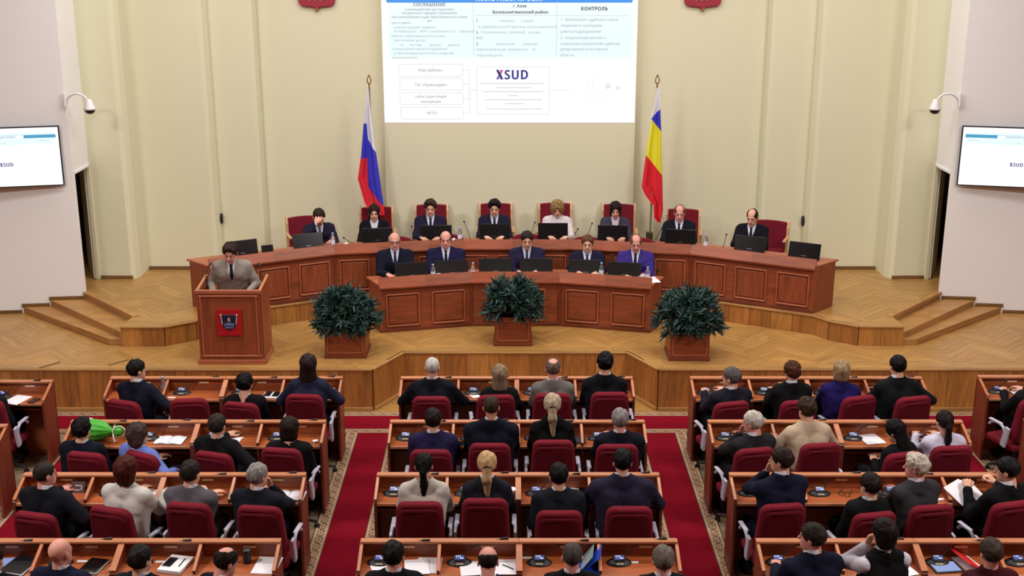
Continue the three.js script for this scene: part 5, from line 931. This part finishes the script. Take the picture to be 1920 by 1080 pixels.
sheet('large white sheet left of the dark grey suit in the third row', 0.37, 3, 0.125, 0.15, 0.22, 0.18); sheet('white papers right of the dark grey suit in the third row', 0.655, 3, 0.13, -0.2, 0.22, 0.18); phone('dark phone on the papers of the third centre desk', 0.70, 3, 0.12, -0.1, WORK + 0.0115); sheet('white sheet at the right end of the third centre desk', 1.36, 3, 0.20, 0.15, 0.12, 0.26);
{ const t = thing('paper_cup', 'white cup right of the golden blonde ponytail', 'cup', [0.02, WORK, onDesk(3, 0.22)]); part(t, 'cup_body', lathe([[0, 0], [0.027, 0], [0.036, 0.085], [0.033, 0.085], [0.024, 0.004], [0, 0.004]], 16), M.white); part(t, 'cup_lid', lathe([[0, 0.095], [0.03, 0.095], [0.038, 0.084], [0.038, 0.08], [0, 0.08]], 16), ghost); }
{ const t = thing('eyeglasses', 'dark spectacles lying on the third-row right desk', 'glasses', [3.22, WORK + 0.022, onDesk(3, 0.20)], -0.5); for (const s of [-1, 1]) { part(t, 'lens_rim', new THREE.TorusGeometry(0.022, 0.003, 6, 18).translate(s * 0.028, 0, 0), M.black); part(t, 'temple', rod([s * 0.05, 0.004, 0], [s * 0.046, -0.004, -0.13], 0.003), M.black); } }
{ const t = thing('paper_sheet', 'sheaf of loose white papers held up by the man at the right edge', 'paper', [4.37, WORK + 0.05, onDesk(3, 0.28)], 0.5); for (const [x, a, b, w] of [[-0.07, 0.45, 0.25, 0.2], [0.08, 0.35, -0.3, 0.2]]) { const g = bx(w, 0.003, 0.29, 0, 0, 0); g.rotateX(a); g.rotateZ(b); g.translate(x, 0.03, 0); part(t, 'page', g, M.paper); } }
card('white card right of the white-haired man in grey', 4.12, 3, 0.27, 0.3);
{ const t = thing('tablet', 'lit tablet at the left edge of the nearest row', 'tablet', [-4.40, WORK, onDesk(4, 0.16)], 0.1); part(t, 'case', bx(0.24, 0.01, 0.17, 0, 0.005, 0, 0.003), M.black); part(t, 'screen', bx(0.22, 0.002, 0.15, 0, 0.011, 0), std({ color: 0x000000, emissive: 0x9fb4ee, emissiveIntensity: 0.7 })); }
{ const t = thing('folder', 'black folder with white page edges left of the bald man', 'folder', [-4.20, WORK, onDesk(4, 0.20)], -0.25); part(t, 'cover', bx(0.22, 0.006, 0.30, 0, 0.02, 0, 0.002), M.black); part(t, 'pages', bx(0.225, 0.016, 0.305, 0.004, 0.009, 0.003), M.paper); }
{ const t = thing('tablet', 'black tablet on a grey notebook right of the bald man', 'tablet', [-3.57, WORK, onDesk(4, 0.21)], -0.2); part(t, 'notebook', bx(0.17, 0.012, 0.24, 0.01, 0.006, 0.01, 0.003), std({ color: 0x8c857c, roughness: 0.7 })); part(t, 'case', bx(0.16, 0.01, 0.22, 0, 0.017, 0, 0.003), M.blackGloss); }
card('white card right of the bald man in the nearest row', -3.70, 4, 0.12); flat('pen', 'pale pen beside the black tablet in the nearest row', 'pen', 0.008, 0.008, 0.14, -3.42, WORK + 0.001, onDesk(4, 0.23), -0.2, M.plateCard);
flat('book', 'white book under a phone and a pen in the nearest row', 'book', 0.21, 0.03, 0.27, -2.87, WORK + 0.001, onDesk(4, 0.20), -0.22, M.white); phone('black phone lying on the white book', -2.92, 4, 0.19, -0.22, WORK + 0.031); flat('pen', 'black pen lying on the white book', 'pen', 0.008, 0.008, 0.14, -2.815, WORK + 0.031, onDesk(4, 0.20), -0.15, M.black); card('white card left of the white book', -3.02, 4, 0.13);
{ const t = thing('thermos_cup', 'black cylindrical cup right of the man with a bald patch', 'cup', [-2.27, WORK, onDesk(4, 0.14)]); part(t, 'cup_body', lathe([[0, 0], [0.034, 0], [0.037, 0.11], [0, 0.11]], 18), M.plastic); part(t, 'cup_lid', lathe([[0, 0.13], [0.034, 0.128], [0.039, 0.11], [0, 0.108]], 18), M.black); }
sheet('white sheet at the right end of the nearest left desk', -2.09, 4, 0.19, -0.08, 0.21, 0.29);
for (const [x, o, a, w, l, who] of [[-1.08, 0.27, 0.3, 0.2, 0.2, 'left of the man with black cropped hair'], [-0.80, 0.23, 0.1, 0.21, 0.26, 'right of the man with black cropped hair'], [-0.70, 0.19, -0.05, 0.21, 0.27, 'against the divider right of the black cropped hair'], [-0.33, 0.25, 0.1, 0.2, 0.24, 'left of the man with a shiny crown'], [-0.06, 0.23, 0.0, 0.22, 0.26, 'right of the man with a shiny crown']]) sheet(`white sheet on the nearest centre desk ${who}`, x, 4, o, a, w, l);
flat('pen', 'black pen on the sheet right of the shiny crown', 'pen', 0.008, 0.008, 0.12, -0.02, WORK + 0.0115, onDesk(4, 0.24), 0.9, M.black);
{ const t = thing('folder', 'bright blue folder holding papers right of the greying man in black', 'folder', [0.665, WORK, onDesk(4, 0.20)], -0.12); const blue = std({ color: 0x1c3fae, roughness: 0.4 }); part(t, 'cover', bx(0.22, 0.008, 0.29, 0, 0.004, 0, 0.002), blue); const g = bx(0.22, 0.005, 0.27, 0, 0, 0); g.rotateZ(0.75); g.translate(0.03, 0.07, -0.02); part(t, 'flap', g, blue); const q = bx(0.18, 0.003, 0.25, 0, 0, 0); q.rotateZ(0.95); q.translate(-0.01, 0.07, -0.02); part(t, 'clear_sleeve', q, std({ color: 0x8fa8ac, roughness: 0.25 })); }
card('white card right of the blue folder on the nearest centre desk', 1.06, 4, 0.14); card('small pale card at the third place of the nearest centre desk', 0.14, 4, 0.06);
{ const t = thing('tablet', 'lit tablet before the man in the dark red jersey', 'tablet', [3.72, WORK, onDesk(4, 0.23)], 0.12); part(t, 'case', bx(0.25, 0.012, 0.19, 0, 0.006, 0, 0.004), M.black); part(t, 'screen', bx(0.215, 0.002, 0.155, 0, 0.013, 0), std({ color: 0x000000, emissive: 0xa9bdf4, emissiveIntensity: 0.75 })); }
{ const t = thing('folder', 'bright red folder left of the man in the dark red jersey', 'folder', [3.92, WORK, onDesk(4, 0.18)], 0.25); const g = bx(0.16, 0.012, 0.29, 0, 0, 0, 0.003); g.rotateZ(-0.5); g.translate(0, 0.05, 0); part(t, 'cover', g, std({ color: 0xc8211a, roughness: 0.45 })); part(t, 'pages', bx(0.15, 0.01, 0.27, 0.02, 0.005, 0), M.paper); }
card('red and white card above the lit tablet', 3.67, 4, 0.12, 0.1); sheet('white sheet right of the woman in the waistcoat', 3.36, 4, 0.24, 0.3, 0.14, 0.26); card('pale card on the nearest right desk left of the waistcoat', 2.95, 4, 0.10, 0.9);
// bunch wrapped in green with a white ribbon, lying on the second-row desk
{
  const t = thing('wrapped_bouquet', 'bright green wrapped bunch tied with white ribbon on the second-row left desk', 'bouquet', [-4.40, WORK + 0.118, onDesk(2, 0.19)], 0.0); t.rotation.set(0, -0.18, 0);
  const green = std({ color: 0x3fa52a, roughness: 0.5, side: THREE.DoubleSide }), lace = std({ color: 0xe7efdc, roughness: 0.9, side: THREE.DoubleSide });
  const pleat = (pts, amp, n) => { const g = lathe(pts, 64), p = g.attributes.position; for (let i = 0; i < p.count; i++) { const a = Math.atan2(p.getX(i), p.getZ(i)), r = Math.hypot(p.getX(i), p.getZ(i)), k = 1 + amp * Math.sin(a * n) * Math.min(1, r / 0.08); p.setX(i, p.getX(i) * k); p.setZ(i, p.getZ(i) * k); } g.computeVertexNormals(); g.rotateZ(-Math.PI / 2); return g; };
  part(t, 'wrapping', pleat([[0.108, -0.10], [0.112, -0.05], [0.104, 0.02], [0.075, 0.09], [0.030, 0.145], [0.02, 0.175]], 0.05, 11), green);
  part(t, 'lace_edge', pleat([[0.0, -0.085], [0.09, -0.10], [0.122, -0.112], [0.114, -0.092]], 0.06, 19), lace);
  part(t, 'gathered_end', pleat([[0.018, 0.18], [0.045, 0.205], [0.05, 0.235], [0.035, 0.262], [0, 0.268]], 0.08, 7), green);
  part(t, 'ribbon', merge([new THREE.TorusGeometry(0.024, 0.008, 6, 18).rotateY(Math.PI / 2).translate(0.175, 0, 0), new THREE.TorusGeometry(0.062, 0.007, 5, 22).rotateY(0.35).translate(0.235, 0.0, 0), tube([[0.175, 0.02, 0], [0.19, 0.075, -0.01], [0.20, 0.085, 0.01]], 0.008), tube([[0.175, -0.01, 0.02], [0.20, -0.05, 0.06], [0.215, -0.09, 0.07]], 0.008)]), lace);
}
// ---------------------------------------------------------------- the people
person({ x: -4.279, d: 13.05, top: 1.336, hair: ['short', 0x17120f], wear: { kind: 'suit', c: 0x0f1222 }, label: 'man in dark navy beside the front-row water bottle, head turned right', turn: -0.25, head: [-0.5, 0, 0], arms: ['desk', 'rest'], lean: 0.1 });
person({ x: -3.037, d: 13.05, top: 1.113, hair: ['thick', 0x0a0809], wear: { kind: 'blazer', c: 0x09090c }, label: 'small black-haired person in black beside the white tray of phones in the front row', arms: 'lap', lean: 0.05, head: [0, 0.15, 0] });
person({ x: -2.313, d: 13.05, top: 1.37, hair: ['long', 0x2a1a18], wear: { kind: 'blazer', c: 0x1f2238 }, label: 'woman with long dark brown hair and a slate blue jacket, front row left', fem: true, lean: 0.2, arms: 'wide', hs: 1.08 });
person({ x: -0.893, d: 13.05, top: 1.353, hair: ['buzz', 0xc9c2ba], wear: { kind: 'suit', c: 0x0c0e19 }, label: 'white-haired man in a black-blue suit at the front centre desk', skin: 'pink', wide: 1.12, lean: 0.15, arms: 'wide' });
person({ x: -0.122, d: 13.05, top: 1.26, hair: ['long', 0x8a7660], wear: { kind: 'blouse', c: 0x0c0a0c }, label: 'woman with long ash-blonde hair and a black top in the front row', fem: true, lean: 0.2, arms: 'desk', wide: 0.95 });
person({ x: 0.486, d: 13.05, top: 1.346, hair: ['patch', 0x6b5a50], wear: { kind: 'suit', c: 0x6a6662, shirt: 0xcfd0da }, label: 'balding man in a light grey jacket in the front row of the centre desks', skin: 'pink', lean: 0.12 });
person({ x: 1.079, d: 13.05, top: 1.413, hair: ['thick', 0x0a0a0c], wear: { kind: 'suit', c: 0x0c0d15 }, label: 'black-haired man in a black suit at the right end of the front centre desk', lean: 0.1, wide: 1.05 });
person({ x: 2.534, d: 13.05, top: 1.25, hair: ['short', 0x5a5654], wear: { kind: 'suit', c: 0x181825 }, label: 'grey-haired man in charcoal looking left, first seat of the front right desks', turn: 0.3, head: [0.6, 0, 0], lean: 0.08, wide: 1.05 });
person({ x: 3.23, d: 13.05, top: 1.308, hair: ['updo', 0x4e2c1c], wear: { kind: 'blazer', c: 0x0a090b }, label: 'person with auburn hair tucked up and a black jacket, front row right', fem: true, turn: 0.1, lean: 0.15, wide: 1.08, head: [0.15, 0, 0] });
person({ x: 3.776, d: 13.05, top: 1.309, hair: ['bob', 0xa08663], wear: { kind: 'sweater', c: 0x1c1350 }, label: 'woman with a blonde bob and a violet-blue sweater, front row right', fem: true, turn: -0.12, lean: 0.18, arms: 'desk', wide: 1.05 });
person({ x: 4.43, d: 13.05, top: 1.378, hair: ['short', 0x0e0c0d], wear: { kind: 'suit', c: 0x0f1216 }, label: 'dark-haired man in black at the right end of the front right desks', turn: 0.12, lean: 0.12, arms: ['desk', 'rest'], wide: 1.08 });
person({ x: -4.455, d: 11.7, top: 1.115, hair: ['thick', 0x0a090a], wear: { kind: 'blazer', c: 0x0c1020 }, label: 'dark-haired person in a dark navy jacket beside the green bundle in the second row', turn: -0.12, lean: 0.12, arms: 'lap' });
person({ x: -3.832, d: 11.62, top: 1.126, hair: ['bob', 0x3a2e2c, [2.0, 1.75, 1.6]], wear: { kind: 'blazer', c: 0x6474b8 }, label: 'grey-brown haired person in a pale blue jacket low in a chair in the second row', turn: -0.5, head: [-0.3, 0, 0], lean: 0.0, arms: ['lap', 'out'], legs: 0x101018 });
person({ x: -3.049, d: 11.7, top: 1.224, hair: ['short', 0x2c2523], wear: { kind: 'suit', c: 0x0b0b0f }, label: 'man in a black jacket right of the open notebook in the second row', turn: -0.3, head: [0.1, 0, 0], lean: 0.08, arms: ['desk', 'out'], wide: 1.08 });
person({ x: -2.306, d: 11.7, top: 1.103, hair: ['bob', 0x24150f], wear: { kind: 'blazer', c: 0x0b0a0c }, label: 'brown-haired person in dark clothes by the crumpled napkin, second row left', turn: -0.1, lean: 0.15, arms: 'lap', head: [0, 0.2, 0] });
person({ x: -0.801, d: 11.7, top: 1.269, hair: ['short', 0x1c1513], wear: { kind: 'suit', c: 0x1f1c40 }, label: 'dark-haired man in a bright navy suit at the left end of the second centre desk', lean: 0.15, wide: 1.06 });
person({ x: -0.198, d: 11.7, top: 1.411, hair: ['buzz', 0x3a2a22], wear: { kind: 'suit', c: 0x0d0f1d }, label: 'broad close-cropped man in a very dark suit, second row centre', skin: 'tan', lean: 0.12, wide: 1.22 });
person({ x: 0.434, d: 11.7, top: 1.438, hair: ['fulltail', 0xb9a68c], wear: { kind: 'sweater', c: 0x08080a }, label: 'woman in black with a long platinum ponytail in the second row', fem: true, lean: 0.1, wide: 1.02 });
person({ x: 1.137, d: 11.7, top: 1.271, hair: ['short', 0x8a8284], wear: { kind: 'suit', c: 0x0e0f1d }, label: 'grey-haired man in a dark suit at the right end of the second centre desk', skin: 'pink', lean: 0.14, wide: 1.08 });
person({ x: 2.536, d: 11.7, top: 1.25, hair: ['short', 0xc4bcb2], wear: { kind: 'suit', c: 0x222025 }, label: 'white-haired man in brown-grey with a hand to his face, second row right', turn: 0.35, head: [0.5, 0.1, 0], arms: ['chin', 'desk'], lean: 0.1, wide: 1.06, skin: 'pink' });
person({ x: 3.119, d: 11.74, top: 1.35, hair: ['thick', 0x3a2a1e], wear: { kind: 'sweater', c: 0xb9a78e }, label: 'brown-haired person in a cream knitted sweater in the second row of the right desks', turn: 0.2, head: [0.1, 0.1, 0], lean: 0.2, wide: 1.08, arms: 'wide' });
person({ x: 4.071, d: 11.64, top: 1.101, hair: ['long', 0x0d0b0b], wear: { kind: 'blouse', c: 0x09090b }, label: 'woman in black with long black hair bending forward, second row right', fem: true, turn: 0.55, lean: 0.25, arms: 'lap', head: [0.2, 0.35, 0] });
person({ x: 4.513, d: 11.7, top: 1.251, hair: ['tail', 0x1f1516], wear: { kind: 'blouse', c: 0xc2bcd0 }, label: 'woman in a white blouse with a dark ponytail, right end of the second row', fem: true, turn: 0.1, lean: 0.15, wide: 1.08, arms: 'desk' });
person({ x: -4.333, d: 10.355, top: 1.293, hair: ['buzz', 0x2a2320], wear: { kind: 'suit', c: 0x0e0f18 }, label: 'close-cropped man in a dark suit looking right, left end of the third row', turn: -0.25, head: [-0.45, 0, 0], arms: ['desk', 'rest'], skin: 'pink', wide: 1.15, lean: 0.08 });
person({ x: -3.578, d: 10.355, top: 1.336, hair: ['bob', 0x4a1c10], wear: { kind: 'blouse', c: 0xc4c0ba }, label: 'woman with red-brown bobbed hair in a white jacket in the third row', fem: true, turn: -0.25, head: [-0.1, 0, 0], arms: ['desk', 'desk'], wide: 1.18, lean: 0.08, hs: 1.1 });
person({ x: -2.998, d: 10.355, top: 1.288, hair: ['short', 0x241d18], wear: { kind: 'suit', c: 0x575359 }, label: 'man with short dark hair and a mid grey jacket in the third row', turn: -0.2, head: [-0.1, 0, 0], arms: 'fold', wide: 1.08, lean: 0.15 });
person({ x: -2.379, d: 10.355, top: 1.254, hair: ['short', 0x8e8a88], wear: { kind: 'suit', c: 0x141621 }, label: 'grey-haired man in a dark suit with a hand at his chin beside the open notebook', turn: -0.2, head: [-0.35, 0.05, 0], arms: ['desk', 'chin'], wide: 1.08, lean: 0.18 });
person({ x: -0.805, d: 10.355, top: 1.37, hair: ['tail', 0x0a0909], wear: { kind: 'blouse', c: 0xc6bfb6 }, label: 'woman in a white blouse with a black ponytail at the third centre desk', fem: true, lean: 0.12, wide: 1.08, arms: 'desk' });
person({ x: -0.217, d: 10.355, top: 1.38, hair: ['fulltail', 0xc8a678], wear: { kind: 'blazer', c: 0x1c1c26 }, label: 'woman in a charcoal jacket with a long golden blonde ponytail in the third row', fem: true, lean: 0.12, wide: 1.02 });
person({ x: 0.451, d: 10.355, top: 1.268, hair: ['short', 0x0f0d0e], wear: { kind: 'suit', c: 0x181a22 }, label: 'black-haired man in a dark grey suit with papers before him in the third row', lean: 0.12, wide: 1.04, arms: 'lap' });
person({ x: 1.043, d: 10.355, top: 1.395, hair: ['short', 0x0d0d10], wear: { kind: 'suit', c: 0x252137 }, label: 'broad black-haired man in midnight blue at the third centre desk', lean: 0.15, wide: 1.3, arms: 'wide' });
person({ x: 2.541, d: 10.355, top: 1.418, hair: ['short', 0x2a1d18], wear: { kind: 'suit', c: 0x11132a }, label: 'brown-haired man in navy with raised fingers at his chin, third row right', turn: 0.3, head: [0.65, 0, 0], arms: ['chin', 'desk'], wide: 1.12, lean: 0.12 });
person({ x: 3.338, d: 10.295, top: 1.208, hair: ['short', 0x1f1915], wear: { kind: 'suit', c: 0x0d0e10 }, label: 'dark-haired person in black sitting low in the third row of the right desks', turn: 0.15, lean: 0.1, head: [0.25, 0, 0], arms: 'lap', wide: 0.92 });
person({ x: 3.782, d: 10.355, top: 1.368, hair: ['thick', 0xc2b6a6], wear: { kind: 'suit', c: 0x312f33 }, label: 'white-haired man in a grey suit looking left in the third row of the right desks', turn: 0.35, head: [0.6, 0, 0], skin: 'pink', wide: 1.08, lean: 0.08, arms: ['desk', 'desk'] });
person({ x: 4.644, d: 10.355, top: 1.326, hair: ['short', 0x121010], wear: { kind: 'suit', c: 0x0c0c0f }, label: 'black-haired man in a black suit holding papers at the right edge of the third row', turn: 0.4, head: [0.5, 0.1, 0], arms: 'hold', wide: 1.1, lean: 0.1 });
person({ x: -4.238, d: 8.88, top: 1.207, hair: ['short', 0x1a1512], wear: { kind: 'suit', c: 0x0e0e16 }, label: 'person in dark clothes with a lit tablet at the left edge of the nearest row', lean: 0.15, turn: -0.1, wide: 1.1, arms: 'lap' });
person({ x: -3.679, d: 8.88, top: 1.273, hair: ['bald', 0x6a5448], wear: { kind: 'suit', c: 0x12142d }, label: 'bald man in a navy jacket in the nearest row on the left', skin: 'pink', turn: -0.2, head: [-0.2, 0, 0], wide: 1.12, arms: 'lap' });
person({ x: -3.029, d: 8.88, top: 1.215, hair: ['short', 0x1a1613], wear: { kind: 'suit', c: 0x0f1322 }, label: 'dark-haired man in dark blue left of the white book and phone', turn: -0.2, head: [-0.2, 0, 0], arms: 'lap' });
person({ x: -2.401, d: 8.88, top: 1.161, hair: ['patch', 0x1f1714], wear: { kind: 'suit', c: 0x0f0f15 }, label: 'man with a bald patch ringed by dark hair in the nearest row on the left', turn: -0.5, head: [-0.3, 0.3, 0], lean: 0.25, skin: 'pink', arms: 'lap' });
person({ x: -0.955, d: 8.88, top: 1.241, hair: ['short', 0x100e0e], wear: { kind: 'suit', c: 0x0d0e14 }, label: 'man with black cropped hair and a dark coat, nearest centre desk', lean: 0.15, wide: 1.05, arms: 'lap' });
person({ x: -0.184, d: 8.88, top: 1.156, hair: ['ring', 0x241a17], wear: { kind: 'suit', c: 0x1b1744 }, label: 'man with a shiny bald crown and a violet-blue suit, nearest centre desk', lean: 0.25, head: [0, 0.3, 0], skin: 'pink', arms: 'lap' });
person({ x: 0.504, d: 8.88, top: 1.231, hair: ['buzz', 0x4a4340], wear: { kind: 'suit', c: 0x0c0c10 }, label: 'man with very short greying hair in black beside the blue folder in the nearest row', lean: 0.15, skin: 'pink', arms: 'lap' });
person({ x: 1.248, d: 8.88, top: 1.202, hair: ['short', 0x6e6660], wear: { kind: 'suit', c: 0x0f1116 }, label: 'grey-haired man in a dark suit at the right end of the nearest centre desk', lean: 0.15, skin: 'pink', arms: 'lap' });
person({ x: 2.493, d: 8.92, top: 1.374, hair: ['short', 0x2a211c], wear: { kind: 'suit', c: 0x0f1226 }, label: 'brown-haired man in a navy suit looking left in the nearest row on the right', turn: 0.25, head: [0.7, 0, 0], wide: 1.15, lean: 0.15, skin: 'pink' });
person({ x: 3.064, d: 8.9, top: 1.43, hair: ['bob', 0x1e1411], wear: { kind: 'vest', c: 0x0a0a0c, shirt: 0xc4bfca }, label: 'woman with dark hair in a black waistcoat and white sleeves, hand raised to her face', fem: true, turn: 0.25, head: [0.25, 0, 0], arms: ['chin', 'desk'], wide: 1.12, lean: 0.12 });
person({ x: 3.928, d: 8.88, top: 1.265, hair: ['short', 0x3e322c], wear: { kind: 'sweater', c: 0x3a0a14 }, label: 'man with grey-brown hair in a dark red jersey beside the lit tablet', lean: 0.15, turn: 0.1, skin: 'pink', arms: 'lap' });
person({ x: -6.009, d: 13.05, top: 1.181, hair: ['short', 0x1a1512], wear: { kind: 'suit', c: 0x0d0e14 }, label: 'person in dark clothes at the far left front desk, hands resting by the papers', turn: -0.2, lean: 0.1, arms: 'lap', hands: true });
person({ x: 6.019, d: 13.05, top: 1.237, hair: ['short', 0x1a1512], wear: { kind: 'suit', c: 0x0c0c0f }, label: 'person in black at the far right front desk beside a sheet of paper', turn: 0.2, lean: 0.15 });
person({ x: -2.924, d: 18.05, y: 0.87, top: 1.052, turn: 3.492, hair: ['short', 0x2e1f1a], wear: { kind: 'suit', c: 0x1e192f, tie: 0x5d607e, shirt: 0xd6d8ea }, label: 'man in navy with bowed head, hand over his brow at the upper desk', front: true, arms: ['desk', 'brow'], lean: 0.22, head: [0.15, 0.42, 0], desk: 0.71 });
person({ x: -2.082, d: 18.22, y: 0.87, top: 1.099, turn: 3.262, hair: ['long', 0x241614], wear: { kind: 'blazer', c: 0x0b0b12, shirt: 0xd0cfda }, label: 'woman with long dark hair and a black jacket below the left flag', front: true, fem: true, lean: 0.1, head: [0, 0.05, 0], desk: 0.71 });
person({ x: -1.225, d: 18.3, y: 0.87, top: 1.233, turn: 3.192, hair: ['thick', 0x33261a], wear: { kind: 'suit', c: 0x1e1930, tie: 0x14142e, shirt: 0xd6d8ea }, label: 'young brown-haired man in navy at the upper desk right of the left flag', front: true, lean: 0.12, head: [0, 0.08, 0], desk: 0.71 });
person({ x: -0.244, d: 18.35, y: 0.87, top: 1.222, turn: 3.142, hair: ['thick', 0x0f0c0b], wear: { kind: 'suit', c: 0x1c192d, tie: 0x12122a, shirt: 0xd6d8ea }, label: 'man with black hair and a navy suit at the middle of the upper desk', front: true, lean: 0.12, head: [0, 0.12, 0], desk: 0.71 });
person({ x: 0.716, d: 18.35, y: 0.87, top: 1.209, turn: 3.142, hair: ['curly', 0x8f7448], wear: { kind: 'blazer', c: 0xd2c8ce, shirt: 0xd9d4d6 }, label: 'woman with curly blonde hair and a white jacket at the upper desk', front: true, fem: true, lean: 0.15, head: [0, 0.18, 0], desk: 0.71 });
person({ x: 1.606, d: 18.3, y: 0.87, top: 1.203, turn: 3.092, hair: ['bob', 0x1c1113], wear: { kind: 'blazer', c: 0x3a3748, shirt: 0xcfc0cc }, label: 'woman with dark wavy hair and a grey jacket left of the right flag', front: true, fem: true, lean: 0.15, head: [0, 0.18, 0], desk: 0.71 });
person({ x: 2.579, d: 18.2, y: 0.87, top: 1.139, turn: 2.992, hair: ['receding', 0x5b4a3c], wear: { kind: 'suit', c: 0x0f111b, tie: 0x16161f, shirt: 0xd6d8ea }, label: 'balding man in a dark suit at the upper desk right of the right flag', front: true, lean: 0.12, head: [0.05, 0.08, 0], skin: 'pink', desk: 0.71 });
person({ x: 3.655, d: 17.95, y: 0.87, top: 1.083, turn: 2.792, hair: ['receding', 0x2a2119], wear: { kind: 'suit', c: 0x0e0f19, tie: 0x1a1526, shirt: 0xd6d8ea }, label: 'man in a black suit at the right end of the upper desk', front: true, lean: 0.15, head: [-0.15, 0.2, 0], desk: 0.71 });
person({ x: -1.687, d: 17.22, y: 0.585, top: 1.257, turn: 3.292, hair: ['ring', 0x9a8c84], wear: { kind: 'suit', c: 0x111426, tie: 0x1a2036, shirt: 0xd6d8ea }, label: 'bald man with glasses in a dark suit, left end of the lower desk', front: true, skin: 'pink', glasses: true, wide: 1.15, lean: 0.08, desk: 0.72 });
person({ x: -0.944, d: 17.3, y: 0.585, top: 1.259, turn: 3.192, hair: ['ring', 0x5a463c], wear: { kind: 'suit', c: 0x181637, tie: 0x15172c, shirt: 0xd6d8ea }, label: 'bald heavy man in a navy suit at the lower desk second from the left', front: true, skin: 'pink', wide: 1.18, lean: 0.06, belly: 1, desk: 0.72 });
person({ x: 0.24, d: 17.35, y: 0.585, top: 1.257, turn: 3.142, hair: ['short', 0x2a221f], wear: { kind: 'suit', c: 0x211f3a, tie: 0x34344a, shirt: 0xd6d8ea }, label: 'dark-haired man in blue-grey writing at the middle of the lower desk', front: true, skin: 'light', lean: 0.14, head: [0.05, 0.16, 0], wide: 1.1, desk: 0.72 });
person({ x: 1.122, d: 17.3, y: 0.585, top: 1.201, turn: 3.092, hair: ['short', 0x5d422c], wear: { kind: 'suit', c: 0x191731, tie: 0x222a48, shirt: 0xd6d8ea }, label: 'man with light brown hair and a navy suit at the lower desk', front: true, lean: 0.1, head: [0, 0.0, 0], wide: 1.08, desk: 0.72 });
person({ x: 1.821, d: 17.2, y: 0.585, top: 1.246, turn: 3.022, hair: ['receding', 0x6b5544], wear: { kind: 'suit', c: 0x382b78, tie: 0x1c1a1c, shirt: 0xd6d8ea }, label: 'greying man in a bright violet-blue suit at the lower desk', front: true, skin: 'pink', lean: 0.14, head: [0.1, 0.2, 0], wide: 1.12, desk: 0.72 });
person({ x: -3.695, d: 15.74, y: 0.585, top: 1.496, turn: 3.192, hair: ['thick', 0x33201a], wear: { kind: 'suit', c: 0x8a8278, tie: 0x1d1a22, shirt: 0xd2d0dc }, label: 'man with brown hair in a light grey suit speaking at the lectern, eyes down', front: true, stand: true, lean: 0.28, arms: 'lectern', desk: 0.86, head: [-0.1, 0.32, 0], wide: 1.08, skin: 'pink', hs: 1.05 });
renderer.render(scene, camera);
